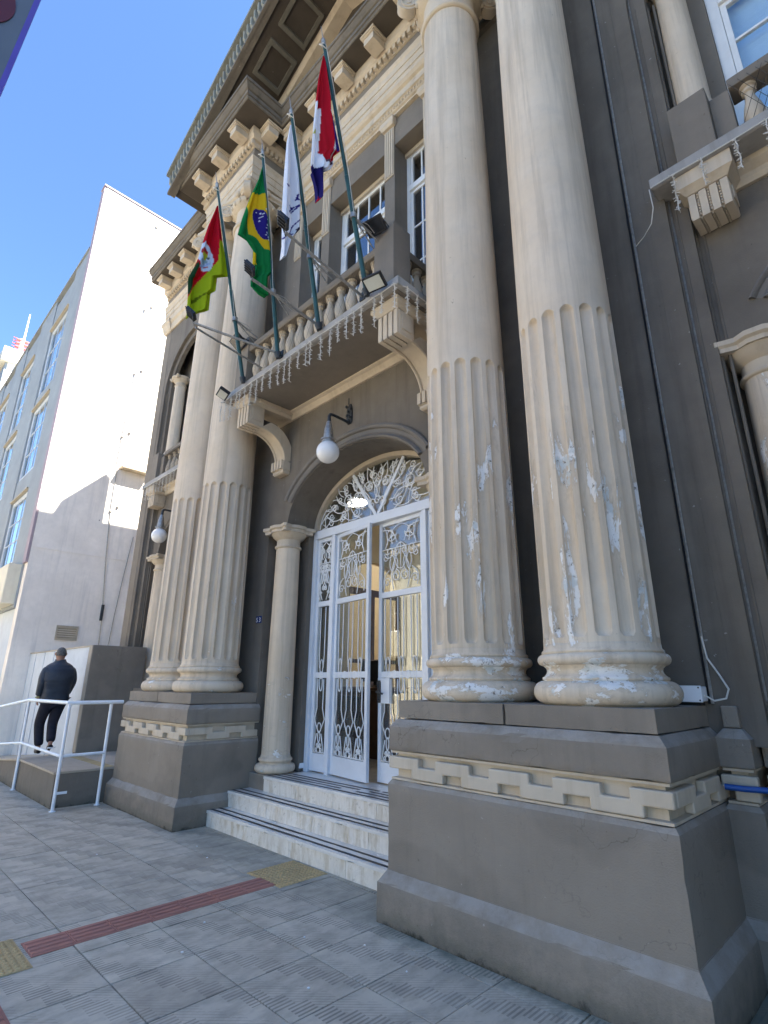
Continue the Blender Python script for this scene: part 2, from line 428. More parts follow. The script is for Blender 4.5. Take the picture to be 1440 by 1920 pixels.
# ------------------------------------------------------------------ ground
struct('ground', MB().box(-600, 600, -600, 600, -.6, -.165), 'asphalt')
MT['setts'] = stucco('granite_setts', (.27, .245, .21), var=.2, dirt=0, bump=.5, spots=False)
struct('road', MB().box(-120, 120, -8.5, -1.5, -.17, -.155), 'setts')
pav = struct('pavement', MB().box(-60, 40, -1.36, 6.5, -.3, -.012), 'grout')
for k in range(26):
    x = -16+k*1.0; part('kerb_stone', MB().box(x+.004, x+.996, -1.5, -1.364, -.3, 0.), 'concrete', pav, bevel=.012)
tile_me = None; rest = MB()
for i in range(-28, 16):
    for j in range(-6, 6):
        x, y = GX+i*G, GY+j*G
        if y < -1.37 or (y > 3.1 and x < -8.8): continue
        hero = -23 <= i <= 9 and -1 <= j <= 3
        if hero:
            dz = random.uniform(-.0015, .0015)
            if tile_me is None:
                o = part('tile', MB().box(x+.0035, x+G-.0035, y+.0035, y+G-.0035, -.04, 0), 'paving', pav, bevel=.003); tile_me = o
            else:
                o = copy_to(tile_me, (x+G/2, y+G/2, -.04+dz), pav)
        else: rest.box(x+.0035, x+G-.0035, y+.0035, y+G-.0035, -.04, -.001)
part('far_tile', rest, 'paving', pav, kind='stuff')
# tactile paving
def bars(x0, y0, along):
    "guide tile: a thin slab with four long ridges"
    mb = MB(); w = .243; mb.box(x0, x0+w, y0, y0+w, -.002, .004)
    for k in range(4):
        a = .014+k*.0575
        if along == 'Y': mb.rings([(x0+a, x0+a+.042, y0+.006, y0+w-.006, .0038), (x0+a+.006, x0+a+.036, y0+.010, y0+w-.010, .0105)])
        else: mb.rings([(x0+.006, x0+w-.006, y0+a, y0+a+.042, .0038), (x0+.010, x0+w-.010, y0+a+.006, y0+a+.036, .0105)])
    return mb
t0 = part('tactile_guide_tile', bars(-4.40, 1.237, 'Y'), 'tactile_red', pav)
for k in range(1, 7): copy_to(t0, (-4.40+.1215, 1.237+k*.2455+.1215, -.002), pav)
t1 = part('tactile_guide_tile', bars(-4.02, .752, 'X'), 'tactile_red', pav)
for k in range(1, 9): copy_to(t1, (-4.02+k*.2455+.1215, .752+.1215, -.002), pav)
def domes(x0, y0, worn=False):
    mb = MB(); w = .243; mb.box(x0, x0+w, y0, y0+w, -.002, .004)
    for a in range(6):
        for b in range(6):
            x, y = x0+.024+a*.039, y0+.024+b*.039; r = .0145
            mb.lathe([(r, .0038), (r*.86, .0075 if worn else .0095), (r*.45, .0085 if worn else .012)], (x, y, 0), 8)
    return mb
d0 = part('tactile_warning_tile', domes(-4.572, 2.935), 'tactile_yellow', pav)
for (x, y) in ((-4.3265, 2.935), (-4.572, 3.1805), (-4.3265, 3.1805), (-4.51, .725), (-4.2645, .725), (-4.51, .9705), (-4.2645, .9705)):
    copy_to(d0, (x+.1215, y+.1215, -.002), pav)
# litter dots and a few small stones lying on the tiles
lit = MB()
for (x, y) in ((-3.9, 2.2), (-2.9, 2.75), (-5.2, 2.9), (-3.25, 2.55), (-2.5, 2.7), (-6.0, 2.2), (-3.6, 1.9), (-2.75, 2.2), (-5.6, 3.0)):
    r = random.uniform(.004, .009); lit.lathe([(r, 0), (r*1.1, .003), (r*.4, .006)], (x, y, .001), 6)
tag(part('litter', lit, 'plastic_white', kind='stuff'), 'tiny pale scraps of litter scattered on the grey paving tiles', 'litter')

# ------------------------------------------------------------------ the town hall
TH = thing('town_hall', 'taupe and cream neoclassical town hall with paired giant columns, balcony and pediment', 'building', (X0, 4., 0))

# --- wall with arch, openings
def arch_pts(cx, a, b, zs, n=48): return [(cx-a*math.cos(PI*k/n), zs+b*math.sin(PI*k/n)) for k in range(n+1)]
def arch_fill(mb, pts, ztop, y0, y1):
    "solid above an arch line up to ztop, between depths y0 and y1"
    n = len(pts); vs = []; fs = []
    for (x, z) in pts: vs += [(x, y0, z), (x, y0, ztop), (x, y1, z), (x, y1, ztop)]
    for k in range(n-1):
        a, b = 4*k, 4*k+4
        fs += [(a, b, b+1, a+1), (a+2, a+3, b+3, b+2), (a, a+2, b+2, b), (a+1, b+1, b+3, a+3)]
    fs += [(0, 1, 3, 2), (4*n-4, 4*n-2, 4*n-1, 4*n-3)]
    return mb.add(vs, fs)
AA, AB, AZ = 1.25, .80, 3.60
w = MB()
for s in (-1, 1):
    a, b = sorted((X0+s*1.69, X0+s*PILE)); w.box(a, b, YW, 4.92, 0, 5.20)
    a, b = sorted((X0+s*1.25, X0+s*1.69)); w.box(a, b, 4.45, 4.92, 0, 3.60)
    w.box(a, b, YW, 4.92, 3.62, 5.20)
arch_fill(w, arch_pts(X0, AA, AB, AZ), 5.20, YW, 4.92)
part('wall', w, 'walltaupe_shade', TH)
w = MB()
for s in (-1, 1):
    a, b = sorted((X0+s*1.75, X0+s*PILE)); part('flank_wall', MB().box(a, b, YW, 4.92, 5.2, 9.25), 'walltaupe_shade', TH)
    a, b = sorted((X0+s*1.52, X0+s*1.75)); w.box(a, b, YW-.002, 4.92, 5.204, 9.25)
w.box(X0-1.52, X0+1.52, YW, 4.6, 8.77, 9.25)
w.box(X0-1.52, X0+1.52, YW+.002, 4.6, 5.204, 5.5)
part('upper_wall', w, 'taupe_up', TH)
for o_ in (-1.425, -.70, .70, 1.425):
    p = part('window_pier', MB().box(X0+o_-.095, X0+o_+.095, YW-.004, 4.58, 5.5, 8.768), 'taupe_up', TH)
    mb = MB(); mb.box(X0+o_-.09, X0+o_+.09, YW-.02, YW-.0045, 8.22, 9.12)
    for k in range(4): mb.box(X0+o_-.078+k*.043, X0+o_-.078+k*.043+.026, YW-.034, YW-.02, 8.24, 9.10)
    part('fluted_panel', mb, 'cream', p, bevel=.004)
    part('pier_cap', MB().rings([(X0+o_-.11, X0+o_+.11, YW-.06, YW-.004, 9.125), (X0+o_-.13, X0+o_+.13, YW-.085, YW-.004, 9.17), (X0+o_-.13, X0+o_+.13, YW-.085, YW-.004, 9.255)]), 'cream', p)
# archivolt: a double moulding round the door arch
def archivolt(cx, a, b, zs, prof, n=56, cut=None, y=YW):
    mb = MB(); vs = []; fs = []; m_ = len(prof); th = [PI*k/n for k in range(n+1)]
    if cut: th = [t for t in th if math.sin(t)*(b+prof[-1][0])+zs > cut]
    for t in th:
        for (r, d) in prof: vs.append((cx-(a+r)*math.cos(t), y-d, zs+(b+r)*math.sin(t)))
    for i in range(len(th)-1):
        for k in range(m_-1): fs.append((i*m_+k, (i+1)*m_+k, (i+1)*m_+k+1, i*m_+k+1))
    fs += [tuple(range(m_)), tuple((len(th)-1)*m_+k for k in range(m_))]
    mb.add(vs, fs); return mb
part('archivolt', archivolt(X0, AA, AB, AZ, [(.012, -.004), (.012, .028), (.032, .045), (.052, .028), (.062, -.0), (.078, -.001), (.125, .008), (.135, .035), (.16, .05), (.185, .035), (.195, -.004)], cut=3.97), 'archgrey', TH, smooth=True)
# soffit frame and moulding under the balcony
mb = MB(); prof = [(0, 5.20), (.03, 5.20), (.055, 5.235), (.07, 5.27), (.11, 5.285), (.115, 5.306), (0, 5.306)]
mb.sweep([(X0-1.60, YW), (X0+1.60, YW)], prof)
part('soffit_moulding', mb, 'cream', TH, smooth=True)

# --- steps
def step(y0, z0, z1, xl, xr, yb):
    st = part('step', MB().box(xl, xr, y0+.022, yb, max(0, z0)-.1, z1-.034), 'concrete', TH)
    part('tread', MB().box(xl, xr, y0, yb, z1-.032, z1), 'tread', st, rough=.05)
    n = 4; w_ = (xr-xl)/n
    for k in range(n):
        off = random.uniform(-.05, .05) if 0 < k else 0
        part('riser_tile', MB().box(xl+k*w_+.0025, xl+(k+1)*w_-.0025, y0+.012, y0+.0218, z0, z1-.0335), 'marble', st)
    return st
SX0, SX1 = CXL+.99, CXR-.99
s1 = step(3.44, 0., .165, SX0+.03, SX1-.03, 3.75); s2 = step(3.70, .165, .333, SX0+.03, SX1-.03, 4.02); s3 = step(3.96, .333, .50, X0-1.275, X0+1.275, 4.62)
for st, y0, z1, a, b, ys in ((s1, 3.44, .165, SX0+.03, SX1-.03, (.05, .15)), (s2, 3.70, .333, SX0+.03, SX1-.03, (.05, .15)), (s3, 3.96, .50, X0-1.27, X0+1.27, (.05, .14, .23, .32))):
    for k, dy in enumerate(ys):
        if st is s3 and k >= 1:
            part('grip_strip', MB().box(a+.02, X0-.25+.2*k, y0+dy, y0+dy+.028, z1+.0005, z1+.003), 'black', st)
            part('grip_strip', MB().box(X0+.1+.1*k, b-.02, y0+dy, y0+dy+.028, z1+.0005, z1+.003), 'black', st)
        else: part('grip_strip', MB().box(a+.01, b-.01, y0+dy, y0+dy+.03, z1+.0005, z1+.003), 'black', st)

# --- pedestals
def meander(mb, p0, p1, n, z0, z1, depth, out):
    "square-wave ribbon between two plan points, standing out by depth along out"
    p0, p1, out = Vector(p0), Vector(p1), Vector(out); d = (p1-p0); L = d.length; d.normalize(); T = L/n; zm = (z0+z1)/2; vw = .066; ov = .012
    tops = []; bots = []; a = 0.; k = 0
    while a < L-.02:
        (tops if k % 2 == 0 else bots).append((a, min(a+T/2+vw, L))); a += T/2; k += 1
    xs = sorted({round(x, 5) for r in tops+bots for x in r}); up = []; lo = []
    for (x0, x1) in zip(xs[:-1], xs[1:]):
        xm = (x0+x1)/2; it = any(r[0] <= xm <= r[1] for r in tops); ib = any(r[0] <= xm <= r[1] for r in bots)
        h = z1 if it else zm+ov; l = z0 if ib else zm-ov
        up += [(x0, h), (x1, h)]; lo += [(x0, l), (x1, l)]
    def clean(q):
        o = []
        for v in q:
            if o and abs(o[-1][0]-v[0]) < 1e-6 and abs(o[-1][1]-v[1]) < 1e-6: continue
            if len(o) > 1 and abs(o[-1][1]-o[-2][1]) < 1e-6 and abs(o[-1][1]-v[1]) < 1e-6: o[-1] = v; continue
            o.append(v)
        return o
    poly = clean(lo)+clean(up)[::-1]; m_ = len(poly); vs = []
    for off in (0, depth):
        for (x, z) in poly: q = p0+d*x+out*off; vs.append((q.x, q.y, z))
    mb.add(vs, [tuple(range(m_))[::-1], tuple(range(m_, 2*m_))]+[(i, (i+1) % m_, m_+(i+1) % m_, m_+i) for i in range(m_)])
def pedestal(cx, hw, yb, first=True, name='pedestal', yo=0., sides=True, caps=2):
    X = lambda d: (cx-hw-d, cx+hw+d)
    def R(d, y, z): a, b = X(d); return (a, b, y+yo, yb, z)
    P = part(name, MB().rings([R(0, 3.105, .10), R(0, 3.105, .855), R(-.02, 3.125, .885)]), 'taupe', TH, bevel=.006, rough=.045 if name == 'pedestal' else 0)
    part('plinth', MB().rings([R(.055, 3.05, -.02), R(.055, 3.05, .238), R(.045, 3.06, .25), R(.004, 3.101, .312), R(.004, 3.101, .318)]), 'taupe', P, bevel=.004, rough=.045 if name == 'pedestal' else 0)
    part('frieze_core', MB().rings([R(-.022, 3.122, .8865), R(-.022, 3.122, .900), R(-.055, 3.16, .904), R(-.055, 3.16, 1.06), R(-.02, 3.125, 1.064), R(-.02, 3.125, 1.078)]), 'cream', P)
    mb = MB(); a, b = cx-hw+.055, cx+hw-.055; y = 3.16+yo
    meander(mb, (a-.050, y+.0005), (b+.050, y+.0005), 4.5 if .8 < hw < 1.2 else max(1, round(hw*2/.44))+.5, .905, 1.042, .052, (0, -1))
    if sides:
        L = yb-y
        meander(mb, (b-.0005, y-.0), (b-.0005, yb-.02), 2, .9055, 1.0415, .0515, (1, 0))
        meander(mb, (a+.0005, y-.0), (a+.0005, yb-.02), 2, .9055, 1.0415, .0515, (-1, 0))
    part('meander_band', mb, 'cream', P, bevel=.009)
    part('belt', MB().rings([R(-.01, 3.115, 1.0795), R(-.005, 3.11, 1.09), R(-.005, 3.11, 1.245), R(-.018, 3.123, 1.262), R(-.05, 3.155, 1.30)]), 'taupe', P, bevel=.005, rough=.045 if name == 'pedestal' else 0)
    for k in range(caps):
        a, b = cx-hw+.055, cx+hw-.055; wd = (b-a)/caps
        part('cap_block', MB().box(a+k*wd+(.007 if k else 0), a+(k+1)*wd-(.007 if k < caps-1 else 0), 3.158+yo, yb, 1.304, 1.43), 'taupe', P, bevel=.007, rough=.045 if name == 'pedestal' else 0)
    return P
pedestal(CXL, .99, 4.1); pedestal(CXR, .99, 4.1)
# base course of the wall beside the pedestals and of the side bays
for s in (-1, 1):
    for (o0, o1, yo) in ((1.70, 3.80, .86), (3.80, 6.86, 1.03)):
        a, b = sorted((X0+s*o0, X0+s*o1))
        if o0 < 2:      # only the outer stub shows beyond the pedestal
            a, b = sorted((X0+s*3.60, X0+s*o1))
            pedestal((a+b)/2, (b-a)/2, 4.6, name='base_course', yo=yo, sides=False, caps=1)
        else: pedestal((a+b)/2, (b-a)/2-.004, 4.6, name='base_course', yo=yo, sides=False, caps=1)

# --- giant columns
ZB, ZF, ZT = 1.43, 4.23, 8.86
def shaft_r(z): 
    t = (z-1.80)/(ZT-1.80); return .362-.056*t**1.55
def shaft(cx, cy):
    nf = 16; per = 20; na = nf*per; d = .044; hwid = .66*PI/nf
    zs = [1.80, 1.815]+[1.82+.012*k for k in range(6)]+list(np.linspace(1.92, 4.10, 22))+[4.10+.0105*k for k in range(1, 15)]+list(np.linspace(4.30, ZT, 14))
    vs = []; fs = []
    for z in zs:
        r0 = shaft_r(z)
        for k in range(na):
            a = 2*PI*k/na; da = ((a*nf/(2*PI)+.5) % 1-.5)*2*PI/nf
            u = abs(da)/hwid; dep = 0
            top = ZF; hw = hwid*r0
            if 1.84 < z < top:
                e = 0.
                if z > top-hw: e = (z-(top-hw))/hw
                if z < 1.84+hw: e = (1.84+hw-z)/hw*.8
                q = 1-u*u-e*e
                if q > 0: dep = d*math.sqrt(q)
            r = r0-dep; vs.append((cx+r*math.cos(a+.1), cy+r*math.sin(a+.1), z))
    n = len(zs)
    for i in range(n-1):
        for k in range(na): l = (k+1) % na; fs.append((i*na+k, i*na+l, (i+1)*na+l, (i+1)*na+k))
    return MB().add(vs, fs)
def arcprof(r, zc, rad, a0, a1, n=10, ez=1.): return [(r+rad*math.cos(a0+(a1-a0)*k/n), zc+ez*rad*math.sin(a0+(a1-a0)*k/n)) for k in range(n+1)]
def col_base():
    h = PI/2
    p = [(.385, 0)]+arcprof(.375, .073, .072, -h, h, 12)+[(.385, .150), (.385, .165)]
    p += [(.372, .172), (.357, .188), (.352, .205), (.356, .222), (.372, .236)]
    p += arcprof(.372, .274, .036, -h, h, 10)+[(.378, .312), (.378, .328), (.366, .338), (.363, .352), (.362, .372)]
    return p
def volute(mb, c, ang, r=.105, th=.10):
    "a spiral scroll standing on a corner, its disc facing sideways"
    ca, sa = math.cos(ang), math.sin(ang); ex = Vector((ca, sa, 0)); ey = Vector((-sa, ca, 0)); c = Vector(c); n = 20
    vs = []; fs = []
    for s in (-1, 1):
        for k in range(n): a = 2*PI*k/n; vs.append(c+ex*r*math.cos(a)+Vector((0, 0, r*math.sin(a)))+ey*s*th/2)
    fs += [tuple(range(n)), tuple(range(n, 2*n))]+[(k, (k+1) % n, n+(k+1) % n, n+k) for k in range(n)]
    mb.add(vs, fs)
    for s in (-1, 1):
        pts = []
        for k in range(30):
            t = k/29; a = PI*.5-s*0+t*2*PI*1.6; rr = r*.92*(1-t*.85); pts.append(c+ex*rr*math.cos(a)+Vector((0, 0, rr*math.sin(a)))+ey*s*(th/2+.004))
        mb.tube(pts, [.016*(1-.6*k/29) for k in range(30)], 5)
def capital(cx, cy, z, k=1., neck=.36):
    "astragal, neck, egg-and-dart ring, four corner scrolls and a hollow-sided abacus"
    mb = MB(); h = PI/2; r0 = .306*k
    p = [(r0, -.012)]+arcprof(r0+.008*k, .02*k, .032*k, -h, h, 8)+[(r0+.012*k, .058*k), (r0+.012*k, .07*k), (r0, .085*k), (r0-.002, neck), (r0+.02*k, neck+.01)]
    p += [(r0+.035*k, neck+.02), (r0+.075*k, neck+.05*k), (r0+.10*k, neck+.09*k), (r0+.095*k, neck+.14*k), (r0+.06*k, neck+.17*k), (r0-.02, neck+.18*k)]
    mb.lathe([(a, b+z) for a, b in p], (cx, cy, 0), 40)
    ze = z+neck+.09*k
    for i in range(20):
        a = 2*PI*i/20; mb.sphere((cx+(r0+.085*k)*math.cos(a), cy+(r0+.085*k)*math.sin(a), ze), .032*k, 7, 5, 1.5)
    zv = z+neck+.16*k
    for i in range(4):
        a = PI/4+i*PI/2; R = (r0+.19*k); volute(mb, (cx+R*math.cos(a), cy+R*math.sin(a), zv), a, .125*k, .11*k)
    # abacus
    def ab(hw, cc, zz):
        pts = []
        for i in range(4):
            a = i*PI/2; ex = Vector((math.cos(a), math.sin(a))); ey = Vector((-math.sin(a), math.cos(a)))
            for j in range(9):
                t = -1+2*j/8; 
                if j == 8: t = .86
                if j == 0: t = -.86
                q = ex*(hw-cc*(1-t*t))+ey*hw*t; pts.append((cx+q.x, cy+q.y, zz))
        return pts
    z0 = z+neck+.265*k; rows = [ab(.40*k, .07*k, z0), ab(.40*k, .07*k, z0+.035*k), ab(.44*k, .075*k, z0+.06*k), ab(.44*k, .075*k, z0+.115*k)]
    n = len(rows[0]); vs = sum(rows, []); fs = [tuple(range(n))[::-1], tuple(3*n+q for q in range(n))]
    for i in range(3):
        for q in range(n): l = (q+1) % n; fs.append((i*n+q, i*n+l, (i+1)*n+l, (i+1)*n+q))
    mb.add(vs, fs)
    for i in range(4):
        a = i*PI/2; c_ = Vector((cx, cy, z0+.06*k))+Vector((math.cos(a), math.sin(a), 0))*.355*k
        mb.sphere(c_, .055*k, 8, 6)
    return mb
CY = 3.60
col0 = None
for cx in (CXL-.49, CXL+.49, CXR-.49, CXR+.49):
    if col0 is None:
        col0 = part('column', shaft(cx, CY), 'column', TH, smooth=True, origin=(cx, CY, ZB))
        part('column_base', MB().lathe([(a, b+ZB) for a, b in col_base()], (cx, CY, 0), 72), 'column', col0, smooth='all', origin=(cx, CY, ZB))
        part('capital', capital(cx, CY, ZT), 'cream', col0, smooth=True, origin=(cx, CY, ZT))
    else: copy_to(col0, (cx, CY, ZB), TH, rotz=random.uniform(-.06, .06)*0)

# --- small columns
def small_column(cx, cy, z0, z1, r, parent, k=1.):
    p = [(r*1.02, .17*k)]
    H = z1-z0-.02
    zc = z1-.30*k
    sh = MB(); prof = [(r*1.0, z0+.20*k)]
    for i in range(1, 13): t = i/12; prof.append((r*(1-.09*t**1.6), z0+.20*k+(zc-z0-.2*k)*t))
    sh.lathe(prof, (cx, cy, 0), 36)
    o = part('small_column', sh, 'column', parent, smooth=True)
    h = PI/2
    b = [(r*1.12, 0)]+arcprof(r*1.10, .055*k, .054*k, -h, h, 10)+[(r*1.12, .112*k), (r*1.04, .125*k)]+arcprof(r*1.06, .15*k, .022*k, -h, h, 8)+[(r*1.06, .178*k), (r*1.01, .205*k)]
    part('column_base', MB().lathe([(a, z0+q) for a, q in b], (cx, cy, 0), 36), 'column', o, smooth='all')
    cp = MB(); rt = r*.91
    q = [(rt, zc-.002)]+arcprof(rt+.004, zc+.022*k, .02*k, -h, h, 8)+[(rt+.004, zc+.046*k), (rt, zc+.06*k), (rt, zc+.12*k), (rt+.02*k, zc+.135*k), (rt+.06*k, zc+.17*k), (rt+.085*k, zc+.215*k)]
    cp.lathe(q, (cx, cy, 0), 32)
    a0 = rt+.10*k; a1 = rt+.125*k
    def ring(hw, cc, zz):
        pts = []
        for i in range(4):
            a = i*PI/2; ex = Vector((math.cos(a), math.sin(a))); ey = Vector((-math.sin(a), math.cos(a)))
            for t in (-.86, -.7, -.45, -.2, .2, .45, .7, .86):
                v = ex*(hw-cc*(1-t*t)*(0 if abs(t) < .3 else 1))+ey*hw*t; pts.append((cx+v.x, cy+v.y, zz))
        return pts
    rows = [ring(a0, .05*k, zc+.21*k), ring(a0, .05*k, zc+.245*k), ring(a1, .055*k, zc+.262*k), ring(a1, .055*k, z1)]
    n = len(rows[0]); vs = sum(rows, []); fs = [tuple(range(n))[::-1], tuple(3*n+i for i in range(n))]
    for i in range(3):
        for j in range(n): l = (j+1) % n; fs.append((i*n+j, i*n+l, (i+1)*n+l, (i+1)*n+j))
    cp.add(vs, fs); part('capital', cp, 'cream', o, smooth=True)
    return o
for s in (-1, 1):
    cx = X0+s*1.43
    part('column_block', MB().box(cx-.23, cx+.23, 4.0, 4.448, .1, .50), 'taupe', TH, bevel=.008)
    small_column(cx, 4.225, .50, 3.618, .178, TH)

# --- entablature
YF, YR = 3.98, 3.30
RX = .795
path = [(X0-END, YF), (CXL-RX, YF), (CXL-RX, YR), (CXL+RX, YR), (CXL+RX, YF), (CXR-RX, YF), (CXR-RX, YR), (CXR+RX, YR), (CXR+RX, YF), (X0+END, YF)]
path = path[::1]
def flip(prof): return prof
arch = part('architrave', MB().sweep(path, [(-.5, 9.74), (0, 9.74), (0, 9.85), (.012, 9.85), (.012, 9.985), (.024, 9.985), (.024, 10.09), (.03, 10.10), (.045, 10.125), (.05, 10.135), (.05, 10.165), (-.3, 10.175)]), 'cream', TH)
for cx in (CXL, CXR): part('architrave_soffit', MB().box(cx-RX+.002, cx+RX-.002, YR+.002, YF+.2, 9.742, 9.80), 'cream', arch)
part('frieze', MB().sweep(path, [(-.3, 10.177), (.0, 10.177), (0, 10.395), (-.3, 10.395)]), 'taupe_up', arch)
# the middle: stacked mouldings below the architrave
mid = [(X0-1.60, YW), (X0+1.60, YW)]
mo = part('lower_moulding', MB().sweep(mid, [(-.02, 9.256), (.05, 9.256), (.05, 9.29), (.075, 9.30), (.09, 9.33), (.075, 9.36), (.05, 9.365), (.05, 9.43), (.085, 9.44), (.085, 9.50), (.06, 9.51), (.06, 9.60), (.10, 9.62), (.13, 9.66), (.13, 9.70), (.085, 9.738), (-.02, 9.738)]), 'cream', arch)
eg = MB()
for k in range(58): eg.sphere((X0-1.58+k*.0555, YW-.088, 9.335), .022, 6, 4)
part('egg_course', eg, 'cream', arch, kind='stuff')
w = MB()
for s in (-1, 1):
    a, b = sorted((X0+s*1.602, X0+s*PILE)); w.box(a, b, YW-.05, 4.6, 9.252, 9.739)
part('upper_wall_band', w, 'walltaupe_shade', TH)
CO = part('cornice', MB().sweep(path, [(-.3, 10.397), (.028, 10.397), (.028, 10.50), (.075, 10.505), (.09, 10.525), (.12, 10.56), (.124, 10.70), (-.3, 10.70)]), 'cream', TH)
part('corona', MB().sweep(path, [(-.3, 10.702), (.44, 10.702), (.455, 10.715), (.455, 10.745), (.445, 10.75), (.445, 10.765), (.47, 10.77), (.47, 10.835), (.455, 10.84), (.455, 10.855), (.485, 10.865), (.515, 10.90), (.535, 10.93), (.525, 10.935), (.525, 10.945), (.55, 10.95), (.55, 11.0), (-.3, 11.05)]), 'corn', CO)
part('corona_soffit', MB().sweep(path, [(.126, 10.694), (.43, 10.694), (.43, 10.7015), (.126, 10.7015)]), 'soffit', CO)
den = MB()
def dent_run(p0, p1):
    p0, p1 = Vector(p0), Vector(p1); d = p1-p0; L = d.length; d.normalize(); nrm = Vector((d.y, -d.x)); n = int(round(L/.098))
    for k in range(n):
        a = p0+d*(L*(k+.2)/n); b = p0+d*(L*(k+.76)/n); o0, o1 = nrm*.0285, nrm*.085
        q = [a+o0, b+o0, b+o1, a+o1]
        den.add([(v.x, v.y, 10.405) for v in q]+[(v.x, v.y, 10.498) for v in q], [(0,3,2,1),(4,5,6,7),(0,1,5,4),(1,2,6,5),(2,3,7,6),(3,0,4,7)])
for a, b in zip(path[:-1], path[1:]):
    d = (Vector(b)-Vector(a)).normalized()*.07
    dent_run(Vector(a)-(d if abs(a[1]-YR) < .01 and abs(d.x) > .01 else d*-1), Vector(b)+(d if abs(b[1]-YR) < .01 and abs(d.x) > .01 else d*-1))
part('dentil_course', den, 'cream', CO, kind='stuff')
def modillion(cx, cy, dirv):
    dx, dy = dirv; px, py = -dy, dx; mb = MB()
    def blk(o0, o1, hw, z0, z1):
        q = [(cx+dx*o0+px*hw, cy+dy*o0+py*hw), (cx+dx*o0-px*hw, cy+dy*o0-py*hw), (cx+dx*o1-px*hw, cy+dy*o1-py*hw), (cx+dx*o1+px*hw, cy+dy*o1+py*hw)]
        mb.add([(a, b, z0) for a, b in q]+[(a, b, z1) for a, b in q], [(0,3,2,1),(4,5,6,7),(0,1,5,4),(1,2,6,5),(2,3,7,6),(3,0,4,7)])
    blk(.123, .36, .10, 10.51, 10.64); blk(.123, .385, .118, 10.64, 10.66); blk(.123, .405, .14, 10.66, 10.6935)
    return mb
md = {}
def put_mod(x, y, dv):
    if dv not in md: md[dv] = part('modillion', modillion(x, y, dv), 'cream', CO, origin=(x, y, 10.535), bevel=.004)
    else: copy_to(md[dv], (x, y, 10.535), CO)
for cx in (CXL, CXR):
    for o_ in (-.655, 0, .655): put_mod(cx+o_, YR, (0, -1))
    put_mod(cx-RX, YR+.13, (-1, 0)); put_mod(cx+RX, YR+.13, (1, 0))
    put_mod(cx-RX, YR+.55, (-1, 0)) if False else None
for o_ in (-1.40, -.70, 0, .70, 1.40): put_mod(X0+o_*.97, YF, (0, -1))
for s in (-1, 1):
    for k in range(5): put_mod(X0+s*(END-.33-k*.565), YF, (0, -1))

# --- pediment
SL = .45; YP = 2.72; ZA = 12.42; HW = 4.02
def rk(x, dz=0): return ZA+dz-SL*abs(x-X0)
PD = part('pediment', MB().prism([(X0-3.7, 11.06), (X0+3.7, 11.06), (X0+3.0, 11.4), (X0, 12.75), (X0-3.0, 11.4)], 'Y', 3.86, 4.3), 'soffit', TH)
def rake(prof, name, mat, **kw):
    mb = MB(); m_ = len(prof); vs = []; fs = []
    for x in (X0-HW, X0, X0+HW):
        for (y, dz) in prof: vs.append((x, y, rk(x, dz)))
    for i in range(2):
        for k in range(m_): l = (k+1) % m_; fs.append((i*m_+k, (i+1)*m_+k, (i+1)*m_+l, i*m_+l))
    fs += [tuple(range(m_)), tuple(2*m_+k for k in range(m_))[::-1]]
    mb.add(vs, fs); return part(name, mb, mat, PD, **kw)
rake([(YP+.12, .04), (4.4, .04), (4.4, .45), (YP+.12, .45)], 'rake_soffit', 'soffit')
rake([(YP+.02, -.02), (YP+.118, -.02), (YP+.118, .41), (YP+.02, .41)], 'rake_fascia', 'corn')
rake([(YP-.03, -.035), (YP+.018, -.035), (YP+.018, .03), (YP-.03, .03)], 'rake_drip', 'corn')
rake([(YP-.10, .37), (YP+.018, .37), (YP+.018, .45), (YP-.10, .45)], 'rake_crown', 'rake')
rake([(3.66, -.06), (3.86, -.06), (3.86, .045), (3.60, .045)], 'rake_bed_moulding', 'cream')
lf = MB()
for s in (-1, 1):
    for k in range(38):
        d = .06+k*.105; x = X0+s*d; z = rk(x, .20)
        lf.add([(x-.036, YP+.0195, z-.13), (x+.036, YP+.0195, z-.13), (x+.036, YP+.0195, z+.14), (x-.036, YP+.0195, z+.14), (x-.02, YP-.045, z-.06), (x+.02, YP-.045, z-.06), (x+.02, YP-.055, z+.12), (x-.02, YP-.055, z+.12)],
               [(0,3,2,1),(4,5,6,7),(0,1,5,4),(1,2,6,5),(2,3,7,6),(3,0,4,7)])
part('leaf_course', lf, 'rake', PD, kind='stuff')
for s in (-1, 1):
    for d in (.62, 1.36, 2.1):
        x = X0+s*d; mb = MB()
        for (a0, a1, b0, b1) in ((-.27, .27, -.27, -.21), (-.27, .27, .21, .27), (-.27, -.21, -.21, .21), (.21, .27, -.21, .21)):
            vs = []
            for dz in (-.012, .041):
                for (a, b) in ((a0, b0), (a1, b0), (a1, b1), (a0, b1)): vs.append((x+a, 3.27+b, rk(x+a, dz)))
            mb.add(vs, [(0,3,2,1),(4,5,6,7),(0,1,5,4),(1,2,6,5),(2,3,7,6),(3,0,4,7)])
        part('coffer_frame', mb, MT['coffer'], PD)
# flat roof strip behind the horizontal cornice under the rakes
part('cornice_top', MB().box(X0-END, X0+END, YF-.02, 4.6, 10.99, 11.055), 'corn', CO)

